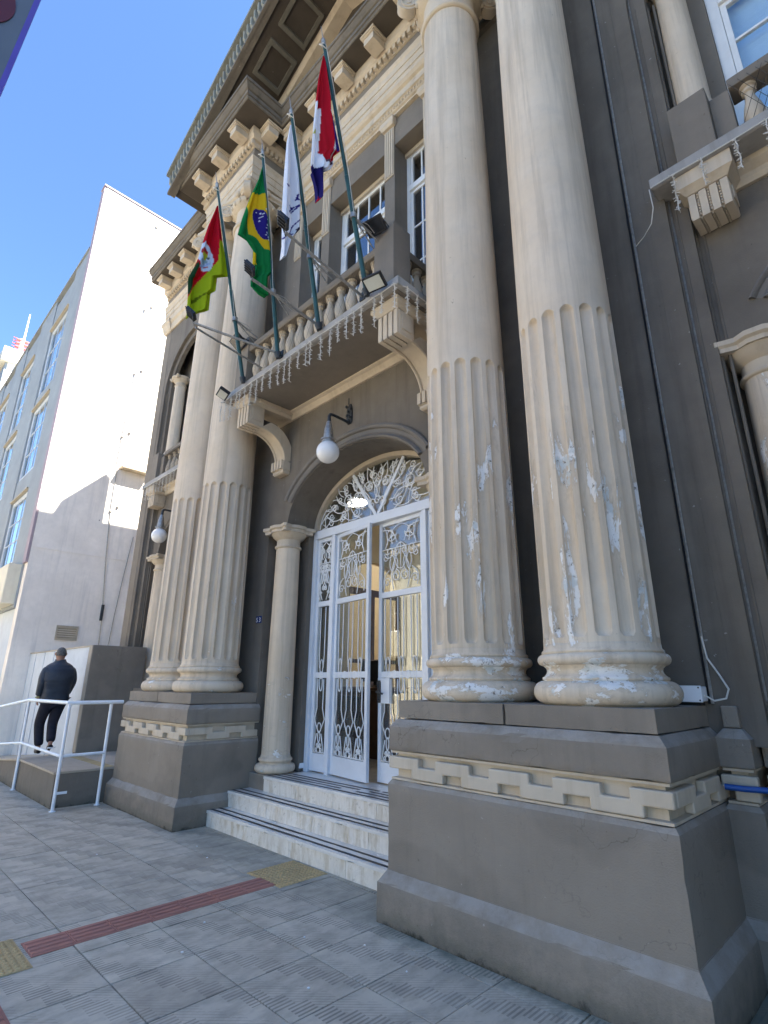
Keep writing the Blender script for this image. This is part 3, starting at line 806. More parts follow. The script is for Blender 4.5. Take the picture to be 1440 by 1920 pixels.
# --- body of the building behind the front
B = MB()
B.box(X0-END-.02, X0-END+.25, 4.605, 12.5, 0, 11.05); B.box(X0+END-.25, X0+END+.02, 4.605, 12.5, 0, 11.05)
part('side_wall', B, 'walltaupe_shade', TH)
part('roof', MB().box(X0-END, X0+END, 4.601, 12.5, 11.056, 11.25), 'corn', TH)
part('shadow_roof_block', MB().prism([(5.35, 11.251), (6.4, 11.251), (6.4, 12.5), (6.28, 12.6), (5.35, 11.6)], 'X', X0-END, X0-END+1.2), 'taupe_up', TH)  # unseen block shaped to cast the stepped shadow on the neighbour's wall
part('rear_roof', MB().prism([(X0-END+.2, 11.251), (X0+END-.2, 11.251), (X0, 13.4)], 'Y', 7.5, 12.4), 'corn', TH)
bw = MB()
HB = 10.6
for (a, b, z0, z1) in ((X0-END+.25, X0-2.2, .5, 10.9), (X0+2.2, X0+END-.25, .5, 10.9), (X0-2.2, X0+2.2, 4.9, 10.9), (X0-2.2, X0-1.95, .5, 4.9), (X0+1.95, X0+2.2, .5, 4.9), (X0-.80, X0-.55, .5, 3.4), (X0+.55, X0+.80, .5, 3.4), (X0-1.95, X0+1.95, 3.4, 3.55), (X0-1.95, X0-.8, .5, 1.3), (X0+.8, X0+1.95, .5, 1.3)):
    bw.box(a, b, HB, HB+.3, z0, z1)
arch_fill(bw, arch_pts(X0, 1.95, 1.05, 3.56), 4.9, HB, HB+.3)
part('rear_wall', bw, 'interior', TH)
hl = MB()
part('hall_wall', hl.box(X0+2.6, X0+2.75, 4.925, HB, .5, 5.15), 'interior', TH)
lw_ = MB(); XA, XB_ = X0-2.75, X0-2.6
lw_.box(XA, XB_, 4.925, 6.40, .5, 5.15); lw_.box(XA, XB_, 7.80, HB, .5, 5.15)
ap = [(7.1-.70*math.cos(PI*k/28), 3.28+.48*math.sin(PI*k/28)) for k in range(29)]
for (p, q) in zip(ap[:-1], ap[1:]): lw_.add([(XA, p[0], p[1]), (XA, q[0], q[1]), (XA, q[0], 5.15), (XA, p[0], 5.15), (XB_, p[0], p[1]), (XB_, q[0], q[1]), (XB_, q[0], 5.15), (XB_, p[0], 5.15)], [(0,3,2,1),(4,5,6,7),(0,1,5,4),(1,2,6,5),(2,3,7,6),(3,0,4,7)])
part('hall_wall', lw_, 'interior', TH)
ds = MB()
for (a, b, c_, d_) in ((6.40, 6.47, .5, 3.20), (7.73, 7.80, .5, 3.20), (6.47, 7.73, 3.12, 3.24), (7.02, 7.10, .5, 3.12), (6.47, 7.02, 1.9, 1.97), (7.10, 7.73, 1.9, 1.97)): ds.box(XA+.04, XA+.10, a, b, c_, d_)
part('inner_door_frame', ds, 'wood', TH)
rm = MB(); rm.box(X0-6.3, X0-6.2, 5.0, HB, .5, 5.15); rm.box(X0-6.2, XA-.002, 5.0, 5.1, .5, 5.15); rm.box(X0-6.2, XA-.002, 9.2, 9.3, .5, 5.15); part('room_wall', rm, 'interior', TH)
part('hall_floor', MB().box(X0-6.3, X0+2.75, 4.62, HB+2, .3, .499), 'floorint', TH)
part('hall_ceiling', MB().box(X0-END+.26, X0+END-.26, 4.93, HB-.005, 5.16, 5.35), 'ceiling', TH)
ub = MB(); ub.box(X0-END+.26, X0+END-.26, 7.6, 7.7, 5.36, 10.9); part('upper_partition', ub, 'interior', TH)
for (x, y, lb) in ((-6.35, 5.62, 'lit round pendant lamp inside the hall seen through the fanlight'), (-3.2, 8.6, 'lit round pendant lamp at the back of the hall')):
    l = thing('pendant_lamp', lb, 'lamp', (x, y, 4.4), 'round pendant lamps in the hall')
    part('rim', MB().lathe([(.24, 4.42), (.26, 4.43), (.26, 4.47), (.05, 4.50)], (x, y, 0), 24), 'whitewin', l); part('diffuser', MB().lathe([(.05, 4.38), (.16, 4.392), (.232, 4.415), (.232, 4.425)], (x, y, 0), 24), 'lamp_and_fill', l, smooth=True)
    part('rod', MB().tube([(x, y, 4.49), (x, y, 5.158)], .012, 8), 'whitewin', l)
# --- windows of the upper floor
def window(x0, x1, y, z0, z1, parent, cols, rows_low, ztr, mat='whitewin', gl='glass_up', fw=.06, name='window'):
    fr = MB(); d = .07
    fr.box(x0, x0+fw, y, y+d, z0, z1); fr.box(x1-fw, x1, y, y+d, z0, z1); fr.box(x0+fw, x1-fw, y, y+d, z1-fw, z1); fr.box(x0+fw, x1-fw, y, y+d, z0, z0+fw)
    if ztr: fr.box(x0+fw, x1-fw, y-.02, y+d, ztr-.045, ztr+.045)
    o = part(name, fr, mat, parent, bevel=.004)
    zones = [(z0+fw, (ztr-.045) if ztr else z1-fw, rows_low)]+([(ztr+.045, z1-fw, 1)] if ztr else [])
    for (a, b, nr) in zones:
        s = MB(); q = .045; xa, xb = x0+fw+.003, x1-fw-.003
        s.box(xa, xa+q, y+.012, y+.055, a+.003, b-.003); s.box(xb-q, xb, y+.012, y+.055, a+.003, b-.003)
        s.box(xa+q, xb-q, y+.012, y+.055, a+.003, a+.003+q); s.box(xa+q, xb-q, y+.012, y+.055, b-.003-q, b-.003)
        part('sash', s, mat, o)
        cw = (xb-xa-2*q)/cols; rh = (b-a-.006-2*q)/nr
        mt = MB()
        for k in range(1, cols): x = xa+q+cw*k; mt.box(x-.012, x+.012, y+.018, y+.048, a+.003+q, b-.003-q)
        for r in range(1, nr): z = a+.003+q+rh*r; mt.box(xa+q, xb-q, y+.0185, y+.0475, z-.012, z+.012)
        if mt.v: part('muntin', mt, mat, o)
        for k in range(cols):
            for r in range(nr):
                x = xa+q+cw*k; z = a+.003+q+rh*r
                part('pane', MB().box(x+.001, x+cw-.001, y+.03, y+.034, z+.001, z+rh-.001), gl, o)
    return o
for (a, b, n) in ((-1.33, -.795, 2), (-.605, .605, 4), (.795, 1.33, 2)):
    window(X0+a+.004, X0+b-.004, 4.30, 5.502, 8.766, TH, n, 4, 8.10)
    part('window_head', MB().box(X0+a+.002, X0+b-.002, 4.265, 4.298, 8.70, 8.768), 'cream', TH)
# dark curtains well behind the upper panes
for (a, b) in ((-1.33, -.75), (.75, 1.33), (-.6, -.1), (.15, .6)):
    mb = MB(); mb.grid(lambda u, v: (X0+a+(b-a)*u, 4.62+.03*math.sin(u*26), 5.55+v*3.1), 24, 4)
    part('curtain', mb, 'net', TH)

# --- balcony
BX0, BX1, BY = X0-1.70, X0+1.70, 3.16
BAL = part('balcony', MB().rings([(BX0+.02, BX1-.02, BY+.02, YW, 5.308), (BX0, BX1, BY, YW, 5.316), (BX0, BX1, BY, YW, 5.405), (BX0+.03, BX1-.03, BY+.035, YW, 5.44)]), 'slab', TH, bevel=.006)
part('balcony_soffit', MB().box(BX0+.06, BX1-.06, BY+.06, YW-.002, 5.30, 5.307), 'taupe_up', BAL)
PX = 1.42
for s in (-1, 1):
    x = X0+s*PX
    part('balcony_pier', MB().box(x-.145, x+.145, 3.235, 3.50, 5.441, 6.25), 'taupe_up', BAL, bevel=.006)
part('handrail', MB().rings([(X0-PX+.146, X0+PX-.146, 3.262, 3.44, 6.0), (X0-PX+.146, X0+PX-.146, 3.25, 3.452, 6.02), (X0-PX+.146, X0+PX-.146, 3.25, 3.452, 6.085), (X0-PX+.146, X0+PX-.146, 3.27, 3.43, 6.10)]), 'taupe_up', BAL)
part('base_rail', MB().box(X0-PX+.146, X0+PX-.146, 3.27, 3.44, 5.441, 5.50), 'corn', BAL)
def bal_prof(k=1.):
    return [(.045, 0), (.062, .005), (.062, .03), (.04, .045), (.034, .06), (.05, .10), (.068, .16), (.072, .21), (.06, .28), (.04, .35), (.031, .40), (.034, .425), (.05, .435), (.05, .455), (.034, .465), (.038, .475), (.058, .482), (.058, .499)]
nb = 13; bal0 = None
for k in range(nb):
    x = X0-PX+.145+(2*PX-.29)*(k+.5)/nb
    if bal0 is None: bal0 = part('baluster', MB().lathe([(r, z+5.501) for r, z in bal_prof()], (x, 3.355, 0), 18), 'cream', BAL, smooth=True, origin=(x, 3.355, 5.501))
    else: copy_to(bal0, (x, 3.355, 5.501), BAL)
# side returns of the balcony
for s in (-1, 1):
    x = X0+s*PX
    part('side_rail', MB().box(x-.08, x+.08, 3.501, YW-.006, 6.0, 6.095), 'taupe_up', BAL)
    for k in range(3): copy_to(bal0, (x, 3.60+k*.16, 5.501), BAL)
# bird netting stretched behind the balusters
nt = MB(); 
for k in range(22):
    x = X0-PX+.15+k*.1194
    nt.tube([(x, 3.262, 5.505), (min(x+.25, X0+PX-.15), 3.262, 6.0)], .0012, 3); nt.tube([(x, 3.264, 6.0), (min(x+.25, X0+PX-.15), 3.264, 5.505)], .0012, 3)
tag(part('bird_net', nt, 'net', kind='stuff'), 'fine dark bird netting stretched across the middle balcony balusters', 'netting')

def bracket(cx, parent, y0=3.32, w=.28, zt=5.30, ybk=YW, scroll=True, first=None, yblock=3.57, z0=4.935, zb=5.205):
    h = w/2
    o = part('bracket', MB().box(cx-h, cx+h, y0+.03, yblock, z0, zb), 'cream', parent, bevel=.005)
    mb = MB()                                              # beaded strips down the face and along the underside
    for k in range(4):
        a = cx-h+.004+k*(w-.008-.05)/3; mb.box(a, a+.05, y0, y0+.0295, z0-.004, zb-.004)
        mb.box(a, a+.05, y0+.002, yblock-.02, z0-.022, z0-.0005)
    for k in range(3):
        a = cx-h+.004+.05+(k+.5)*((w-.008-.05)/3-.05)+k*.05
        for j in range(9): mb.sphere((a, y0+.022, z0+.02+j*.027), .012, 6, 4)
        for j in range(8): mb.sphere((a, y0+.04+j*.026, z0-.006), .011, 6, 4)
    part('bracket_beading', mb, 'cream', o)
    for s in (-1, 1): part('side_panel', MB().box(cx+s*(h+.0005), cx+s*(h+.012), y0+.06, yblock-.04, z0+.05, zb-.05), 'cream', o, bevel=.003)
    part('bracket_cornice', MB().rings([(cx-h-.005, cx+h+.005, y0-.005, ybk, zb+.001), (cx-h-.03, cx+h+.03, y0-.035, ybk, zb+.03), (cx-h-.055, cx+h+.055, y0-.06, ybk, zb+.05), (cx-h-.055, cx+h+.055, y0-.06, ybk, zt)]), 'cream', o)
    if scroll:
        outer = []; inner = []; n = 16
        for k in range(n+1):
            t = k/n*PI/2          # from the block down to the wall
            yy = yblock-.01+(ybk-.07-yblock)*math.sin(t)*1.0; zz = 4.545+(z0-4.545)*math.cos(t)
            outer.append((yy, zz)); 
            inner.append((min(ybk, yy+.13), zz+.02+.09*math.cos(t)))
        poly = outer+[(ybk, 4.545), (ybk, zb)]+[(yblock-.01, zb)]
        mb = MB(); n_ = len(outer); vs = []; fs = []
        for x in (cx-h+.015, cx+h-.015):
            vs += [(x, y, z) for y, z in outer]+[(x, min(ybk, y+.16), max(z, 4.545)+.0) if 0 else (x, inner[i][0], inner[i][1]) for i, (y, z) in enumerate(outer)]
        M_ = 2*n_
        for k in range(n_-1):
            fs += [(k, k+1, M_+k+1, M_+k), (n_+k, M_+n_+k, M_+n_+k+1, n_+k+1), (k, n_+k, n_+k+1, k+1), (M_+k, M_+k+1, M_+n_+k+1, M_+n_+k)]
        fs += [(0, M_, M_+n_, n_), (n_-1, M_-1, 2*M_-1, M_+n_-1)]
        mb.add(vs, fs); part('scroll', mb, 'cream', o, smooth=True)
        rb = MB()
        for x in (cx-h+.03, cx+h-.03): rb.tube([(x, y-.004, z-.004) for y, z in outer], .018, 6)
        part('scroll_rib', rb, 'cream', o, smooth=True)
        ft = MB(); ft.box(cx-h+.005, cx+h-.005, ybk-.125, ybk, 4.42, 4.545)
        for k in range(4): a = cx-h+.01+k*.068; ft.box(a, a+.05, ybk-.15, ybk-.1255, 4.425, 4.56)
        ft.rings([(cx-h+.03, cx+h-.03, ybk-.09, ybk, 4.365), (cx-h+.015, cx+h-.015, ybk-.115, ybk, 4.3845), (cx-h+.015, cx+h-.015, ybk-.115, ybk, 4.4195)])
        part('scroll_foot', ft, 'cream', o, bevel=.004)
    return o
bracket(X0-1.40, TH); bracket(X0+1.40, TH)
tb = MB()
for s in (-1, 1): a, b = sorted((X0+s*1.26, X0+s*1.19)); tb.box(a, b, 3.45, YW-.002, 5.24, 5.305)
part('soffit_side_moulding', tb, 'cream', TH, bevel=.01)

# --- side bays
def bay(xb, s):
    w = MB(); hw = 1.39; ys = 4.22
    # outer wall ring with the tall arched recess, two steps deep
    for (h, y0, y1, zs, rise, inset) in ((1.39, YW+.004, 4.13, 7.75, 1.30, .14), (1.25, 4.132, 4.215, 7.75, 1.16, .13)):
        arch_fill(w, arch_pts(xb, h-inset if 0 else h-.14, rise-.12, zs, 32), 9.74, y0, y1)
        for q in (-1, 1): a, b = sorted((xb+q*h, xb+q*(h-.14))); w.box(a, b, y0, y1, 1.2, 9.74)
    o = part('side_bay', w, 'walltaupe_shade', TH)
    jm = MB()
    for q in (-1, 1):
        for (u, r, y) in ((1.252, .016, 4.125), (1.115, .018, 4.21), (1.20, .008, 4.13), (1.06, .012, 4.222)):
            jm.tube([(xb+q*u, y, 1.44), (xb+q*u, y, 7.75)], r, 8)
    part('jamb_bead', jm, 'walltaupe_shade', o, smooth=True)
    # lower wall with niche and arch
    lw = MB()
    for q in (-1, 1):
        a, b = sorted((xb+q*1.11, xb+q*1.26)); lw.box(a, b, ys, 4.9, 1.2, 5.3)
        a, b = sorted((xb+q*.80, xb+q*1.11)); lw.box(a, b, 4.60, 4.9, 1.2, 3.965); lw.box(a, b, ys, 4.9, 3.97, 5.3)
    arch_fill(lw, arch_pts(xb, .80, .62, 3.97, 32), 5.3, ys, 4.9)
    part('lower_wall', lw, 'walltaupe_shade', o)
    part('archivolt', archivolt(xb, .80, .62, 3.97, [(.01, -.004), (.01, .022), (.03, .035), (.05, .022), (.058, 0), (.10, .004), (.108, .024), (.125, .036), (.142, .024), (.15, -.004)], 40, cut=4.22, y=ys), 'archgrey', o, smooth=True)
    part('niche_floor', MB().box(xb-1.105, xb+1.105, 4.05, 4.9, 1.30, 1.45), 'taupe', o)
    for q in (-1, 1): small_column(xb+q*.88, 4.40, 1.45, 3.968, .178, TH)
    window(xb-.79, xb+.79, 4.72, 1.455, 3.90, TH, 4, 3, 3.0, gl='glass_up')
    window(xb-.70, xb+.70, 4.47, 5.52, 8.55, TH, 3, 4, 7.55, gl='glass', fw=.09)
    for zb_ in (5.6, 6.1, 6.6, 7.1): part('sky_panel', MB().grid(lambda u, v: (xb-.6+1.2*u, 4.60+.012*math.sin(v*6+u), zb_+.49*v), 4, 8), MT['sky_panel'], o)  # sheets added behind the glass to brighten the panes
    # upper wall beside the window
    uw = MB()
    for q in (-1, 1): a, b = sorted((xb+q*.702, xb+q*1.26)); uw.box(a, b, 4.43, 4.9, 5.35, 9.2)
    uw.box(xb-.702, xb+.702, 4.43, 4.9, 8.56, 9.2)
    part('upper_panel', uw, 'taupe_up', o)
    for q in (-1, 1): small_column(xb+q*.93, 4.27, 6.12, 8.05, .125, TH, .72)
    part('balcony_ledge', MB().box(xb-1.12, xb+1.12, 4.43, 4.9, 5.30, 5.345), 'corn', o)
    bl = part('side_balcony', MB().rings([(xb-1.28, xb+1.28, 3.92, 4.45, 5.392), (xb-1.30, xb+1.30, 3.90, 4.45, 5.40), (xb-1.30, xb+1.30, 3.90, 4.45, 5.495), (xb-1.28, xb+1.28, 3.93, 4.45, 5.52)]), 'slab', TH, bevel=.005)
    for q in (-1, 1):
        part('balcony_pier', MB().box(xb+q*.95-.14, xb+q*.95+.14, 3.955, 4.42, 5.521, 6.12), 'taupe_up', bl, bevel=.006)
        part('pier_step', MB().box(xb+q*.74-.068, xb+q*.74+.068, 4.03, 4.20, 5.521, 6.03), 'taupe_up', bl, bevel=.004)
    part('handrail', MB().box(xb-.67, xb+.67, 4.02, 4.21, 6.02, 6.115), 'taupe_up', bl, bevel=.008)
    part('base_rail', MB().box(xb-.67, xb+.67, 4.04, 4.19, 5.521, 5.56), 'corn', bl)
    for k in range(6): copy_to(bal0, (xb-.67+1.34*(k+.5)/6, 4.115, 5.52), bl)
    nt = MB()
    for k in range(22):
        x = xb-.66+k*.06
        nt.tube([(x, 4.012, 5.53), (min(x+.22, xb+.66), 4.012, 6.05)], .0022, 3); nt.tube([(x, 4.0145, 6.05), (min(x+.22, xb+.66), 4.0145, 5.53)], .0022, 3)
    tag(part('bird_net', nt, 'net', kind='stuff'), 'dark bird netting across the small balcony '+('beside the right-hand columns' if s > 0 else 'beside the left-hand columns'), 'netting')
    for q in (-1, 1): bracket(xb+q*.94, TH, y0=3.99, zt=5.39, ybk=4.24, scroll=False, yblock=4.22, z0=4.995, zb=5.215)
    part('ledge_moulding', MB().sweep([(xb-.79, 4.22), (xb+.79, 4.22)], [(0, 5.22), (.03, 5.22), (.05, 5.26), (.05, 5.30), (.11, 5.34), (.11, 5.39), (0, 5.39)]), 'cream', bl)
    return o
XBL, XBR = X0-5.13, X0+5.13
bay(XBL, -1); bay(XBR, 1)
for s in (-1, 1):
    a, b = sorted((X0+s*6.50, X0+s*END)); part('end_pilaster', MB().box(a, b, YW-.003, 4.6, 1.2, 9.745), 'taupe_up', TH, bevel=.01)
    a, b = sorted((X0+s*6.46, X0+s*(END+.04))); part('pilaster_band', MB().rings([(a+.02, b-.02, YW-.03, 4.6, 9.45), (a, b, YW-.07, 4.6, 9.50), (a, b, YW-.10, 4.6, 9.62), (a-.02, b+.02, YW-.13, 4.6, 9.66), (a-.02, b+.02, YW-.13, 4.6, 9.735)]), 'cream', TH)
    a, b = sorted((X0+s*3.74, X0+s*6.46)); part('bay_band', MB().sweep([(a, YW), (b, YW)], [(0, 9.45), (.03, 9.45), (.05, 9.50), (.05, 9.62), (.09, 9.66), (.09, 9.737), (0, 9.737)]), 'cream', TH)

# --- door: fan light, side lights and two leaves of white ironwork
YD = 4.55; ZFL = .50; ZTR = 3.54
def spiral(c, r, a0, turns, sgn=1, n=26, inner=.12):
    return [(c[0]+r*(1-(1-inner)*k/n)*math.cos(a0+sgn*2*PI*turns*k/n), c[1]+r*(1-(1-inner)*k/n)*math.sin(a0+sgn*2*PI*turns*k/n)) for k in range(n+1)]
def scurve(p, q, bend, n=14):
    p, q = Vector(p), Vector(q); d = q-p; nn = Vector((-d.y, d.x)); return [tuple(p+d*(k/n)+nn*bend*math.sin(PI*k/n)) for k in range(n+1)]
def ellipse(c, a, b, n=20): return [(c[0]+a*math.cos(2*PI*k/n), c[1]+b*math.sin(2*PI*k/n)) for k in range(n+1)]
def knot(c, k=1.):
    "the looped knot at the foot of each field"
    x, z = c; L = [ellipse((x, z+.21*k), .026*k, .075*k)]
    for s in (-1, 1):
        L.append([(x+s*.004, z+.145*k), (x-s*.03*k, z+.10*k), (x+s*.035*k, z+.05*k), (x+s*.055*k, z+.01*k)]); L.append(ellipse((x+s*.03*k, z+.095*k), .02*k, .022*k, 10)); L.append(spiral((x+s*.045*k, z+.025*k), .035*k, PI/2, .8, -s, 12, .3))
    return L
def scroll_field(x0, x1, z0, z1):
    "upper field: lyre of scrolls"
    w_, h_ = x1-x0, z1-z0; c = (x0+x1)/2; L = []; r = min(.09, w_*.17)
    for s in (-1, 1):
        L.append(spiral((c+s*w_*.26, z1-h_*.14), r*1.1, PI/2*(1+s)+PI*.0, 1.5, s)); L.append(scurve((c+s*(w_*.26-r*1.05), z1-h_*.16), (c+s*w_*.40, z1-h_*.36), s*.22))
        L.append(spiral((c+s*w_*.30, z1-h_*.42), r*.95, 0 if s > 0 else PI, 1.4, -s)); L.append(scurve((c+s*w_*.13, z1-h_*.48), (c+s*w_*.20, z0+h_*.22), -s*.25))
        L.append(spiral((c+s*w_*.12, z0+h_*.20), r*.85, PI*.5, 1.4, s)); L.append(scurve((c+s*w_*.30, z0+h_*.30), (c+s*w_*.42, z0+h_*.02), s*.22))
        L.append(scurve((c+s*w_*.06, z0+h_*.55), (c+s*w_*.18, z0), s*.16)); L.append(scurve((c+s*w_*.45, z1), (c+s*w_*.36, z1-h_*.30), -s*.12))
        L.append(spiral((c+s*r*.62, z0+h_*.58), r*.6, PI*.5, 1.3, -s, 18))
    for s in (-1, 1):
        L.append(spiral((c+s*w_*.40, z0+h_*.50), r*.6, PI*.5, 1.3, s, 18)); L.append(spiral((c+s*w_*.36, z0+h_*.12), r*.7, PI if s > 0 else 0, 1.3, -s, 18)); L.append(scurve((c, z1), (c+s*w_*.22, z1-h_*.30), s*.3)); L.append(scurve((c+s*w_*.48, z1-h_*.05), (c+s*w_*.10, z1-h_*.28), -s*.2))
        L.append(ellipse((c+s*w_*.22, z0+h_*.40), w_*.06, h_*.12, 16))
    L.append(ellipse((c, z0+h_*.50), w_*.15, h_*.20, 24)); L.append([(c, z0+h_*.28), (c, z0+h_*.72)])
    L.append([(x0, z0+h_*.63), (x1, z0+h_*.63)]); return L
def panel_grille(x0, x1, n):
    "ironwork lines (x, z) of a leaf or side light between x0 and x1"
    L = scroll_field(x0, x1, 2.62, 3.42); w_ = (x1-x0)/n
    for k in range(n):
        c = x0+w_*(k+.5)
        for s in (-1, 1): L.append([(c+s*w_*.22, 2.52), (c+s*w_*.22, 1.90), (c+s*w_*.16, 1.74)])
        for s in (-1, 1): L.append(ellipse((c, 1.65+s*.10), .030, .095, 16))
        L.append(ellipse((c, 1.65), .022, .022, 10))
        if k < n-1 or n == 1: L.append(ellipse((c+w_*.5*(n > 1), 1.65), .04, .04, 14))
        for s in (-1, 1): L.append([(c+s*w_*.26, 1.60), (c+s*w_*.26, 1.40), (c+s*w_*.24, 1.25), (c+s*w_*.44, 1.12), (c+s*w_*.30, 1.06), (c+s*w_*.16, 1.00)]); L.append([(c+s*w_*.20, .95), (c+s*w_*.42, .74)])
        L.append(ellipse((c, 1.02), .038, .055, 16)); L += knot((c, .735), .85)
    L.append([(x0, .735), (x1, .735)]); return L
def leaf(name, x0, x1, parent, hinge, ang, n, handle=None):
    "x0..x1 in the closed position; turned about hinge by ang"
    H = Vector((hinge, YD+.03, 0)); ca, sa = math.cos(ang), math.sin(ang)
    def T(mb):
        mb.v = [(H.x+(v[0]-H.x)*ca-(v[1]-H.y)*sa, H.y+(v[0]-H.x)*sa+(v[1]-H.y)*ca, v[2]) for v in mb.v]; return mb
    f = MB(); st = .055; y0, y1 = YD+.008, YD+.05
    f.box(x0, x0+st, y0, y1, ZFL+.015, 3.48); f.box(x1-st, x1, y0, y1, ZFL+.015, 3.48)
    for (a, b) in ((ZFL+.015, .72), (1.615, 1.685), (2.535, 2.605), (3.43, 3.48)): f.box(x0+st, x1-st, y0+.001, y1-.001, a, b)
    o = part(name, T(f), 'white', parent, bevel=.004)
    for (a, b) in ((.722, 1.613), (1.687, 2.533), (2.607, 3.428)): part('pane', T(MB().box(x0+st+.002, x1-st-.002, YD+.030, YD+.035, a, b)), 'glass', o)
    g = MB()
    for ln in panel_grille(x0+st, x1-st, n): g.tube([(p[0], YD+.012, p[1]) for p in ln], .0072, 5)
    part('grille', T(g), 'iron', o, smooth='all')
    if handle:
        s, hx = handle
        a, b = sorted((hx, hx+s*.20)); part('lock_plate', T(MB().box(a, b, YD+.004, YD+.054, 1.335, 1.612)), 'white', o, bevel=.003)
        hm = MB(); x = hx+s*.03
        hm.rings([(x-.022, x+.022, YD-.004, YD+.0035, 1.34), (x-.026, x+.026, YD-.008, YD+.0035, 1.36), (x-.026, x+.026, YD-.008, YD+.0035, 1.56), (x-.016, x+.016, YD-.004, YD+.0035, 1.585)])
        hm.tube([(x, YD-.006, 1.455), (x, YD-.05, 1.458), (x+s*.03, YD-.058, 1.46), (x+s*.10, YD-.056, 1.445), (x+s*.115, YD-.056, 1.44)], [.011, .011, .011, .009, .012], 8); hm.sphere((x, YD-.012, 1.375), .01, 8, 6)
        part('handle', T(hm), 'irondark', o, smooth=True)
    return o
DR = MB(); fw = .065
for s in (-1, 1):
    a, b = sorted((X0+s*1.245, X0+s*1.18)); DR.box(a, b, YD-.03, YD+.075, ZFL, 3.60)
    a, b = sorted((X0+s*.84, X0+s*.775)); DR.box(a, b, YD-.03, YD+.075, ZFL, 3.482)
DR.box(X0-1.18, X0+1.18, YD-.035, YD+.075, 3.483, 3.60)
DOOR = part('entrance_door', DR, 'white', TH, bevel=.004)
fa = MB(); n = 48; vs = []; fs = []
for k in range(n+1):
    t = PI*k/n
    for (r, y) in ((0, YD-.03), (0, YD+.075), (-.06, YD+.075), (-.06, YD-.03)): vs.append((X0-(1.246+r)*math.cos(t), y, 3.601+(.796+r)*math.sin(t)))
for k in range(n):
    for q in range(4): l = (q+1) % 4; fs.append((4*k+q, 4*k+l, 4*k+4+l, 4*k+4+q))
fa.add(vs, fs); part('fanlight_frame', fa, 'cream', DOOR, smooth=True)
pn = MB(); pts = [(X0-1.18*math.cos(PI*k/n), 3.602+.73*math.sin(PI*k/n)) for k in range(n+1)]; pn.prism(pts, 'Y', YD+.03, YD+.034)
part('fanlight_pane', pn, 'glass', DOOR)
g = MB(); L = []
bar = MB()
for s in (-1, 1):
    L2 = [(X0+s*.02, 3.61), (X0+s*.47, 4.27)]; 
    dx, dz = .47*s-.02*s, .66; ln = math.hypot(dx, dz); ox, oz = -dz/ln*.022, dx/ln*.022
    bar.add([(L2[0][0]+ox, YD-.002, L2[0][1]+oz), (L2[1][0]+ox, YD-.002, L2[1][1]+oz), (L2[1][0]-ox, YD-.002, L2[1][1]-oz), (L2[0][0]-ox, YD-.002, L2[0][1]-oz),
             (L2[0][0]+ox, YD+.02, L2[0][1]+oz), (L2[1][0]+ox, YD+.02, L2[1][1]+oz), (L2[1][0]-ox, YD+.02, L2[1][1]-oz), (L2[0][0]-ox, YD+.02, L2[0][1]-oz)], [(0,3,2,1),(4,5,6,7),(0,1,5,4),(1,2,6,5),(2,3,7,6),(3,0,4,7)])
    for (cx_, cz_, r, a0, tn, sg) in ((.10, 3.76, .085, PI, 1.5, -1), (.16, 4.02, .09, 0, 1.5, 1), (.05, 4.16, .07, PI/2, 1.4, -1), (.40, 3.72, .08, PI/2, 1.5, 1), (.58, 3.93, .09, PI, 1.4, -1), (.66, 3.72, .07, PI/2, 1.4, 1), (.86, 3.88, .06, 0, 1.4, 1), (.90, 3.68, .06, PI/2, 1.3, -1), (.34, 3.95, .06, PI, 1.4, 1), (.30, 4.22, .06, PI*.3, 1.4, -1), (.62, 4.12, .05, 0, 1.3, 1)):
        L.append(spiral((X0+s*cx_, cz_), r, a0 if s > 0 else PI-a0, tn, sg*s))
    for (p, q, b) in (((.12, 3.62), (.30, 4.02), .18), ((.30, 3.62), (.52, 4.02), -.2), ((.55, 3.62), (.80, 3.98), .2), ((1.10, 3.62), (.92, 3.72), .1), ((1.13, 3.70), (.88, 3.86), -.12), ((1.05, 3.88), (.80, 3.92), .14), ((.18, 4.30), (.10, 4.0), .15), ((.36, 4.28), (.30, 4.05), -.15), ((.78, 4.15), (.66, 4.0), .15), ((1.16, 3.63), (1.02, 3.90), -.1)):
        L.append([(X0+s*x_, z_) for x_, z_ in scurve(p, q, b)])
    L.append(ellipse((X0+s*.42, 4.13), .045, .10, 16)); L.append([(X0+s*1.03, 3.61), (X0+s*1.05, 3.78), (X0+s*.98, 3.82)])
rng = random.Random(4)
for s in (-1, 1):
    for k in range(15):
        th_ = PI*(.06+.44*k/14); rr_ = .62+.22*(k % 2); cx_ = 1.12*rr_*math.cos(th_); cz_ = 3.6+.70*rr_*math.sin(th_)
        L.append(spiral((X0+s*cx_, cz_), .055, th_*s, 1.4, s*(1 if k % 3 else -1), 16)); L.append([(X0+s*x_, z_) for x_, z_ in scurve((cx_, cz_-.05), (1.12*.98*math.cos(th_-.06), 3.6+.70*.98*math.sin(th_-.06)), .18*(1 if k % 2 else -1))])
    for k in range(6):
        th_ = PI*(.1+.36*k/5); L.append([(X0+s*x_, z_) for x_, z_ in scurve((.30*math.cos(th_), 3.62+.2*math.sin(th_)), (.72*math.cos(th_), 3.6+.48*math.sin(th_)), .2*(1 if k % 2 else -1))])
L.append(ellipse((X0, 3.98), .05, .13, 18)); L.append(spiral((X0, 3.80), .07, 0, 1.3))
for ln in L: g.tube([(p[0], YD+.010, p[1]) for p in ln if ((p[0]-X0)/1.19)**2+((p[1]-3.6)/.74)**2 < 1.02], .0078, 5)
part('fanlight_grille', g, 'iron', DOOR, smooth='all'); part('fanlight_bar', bar, 'white', DOOR)
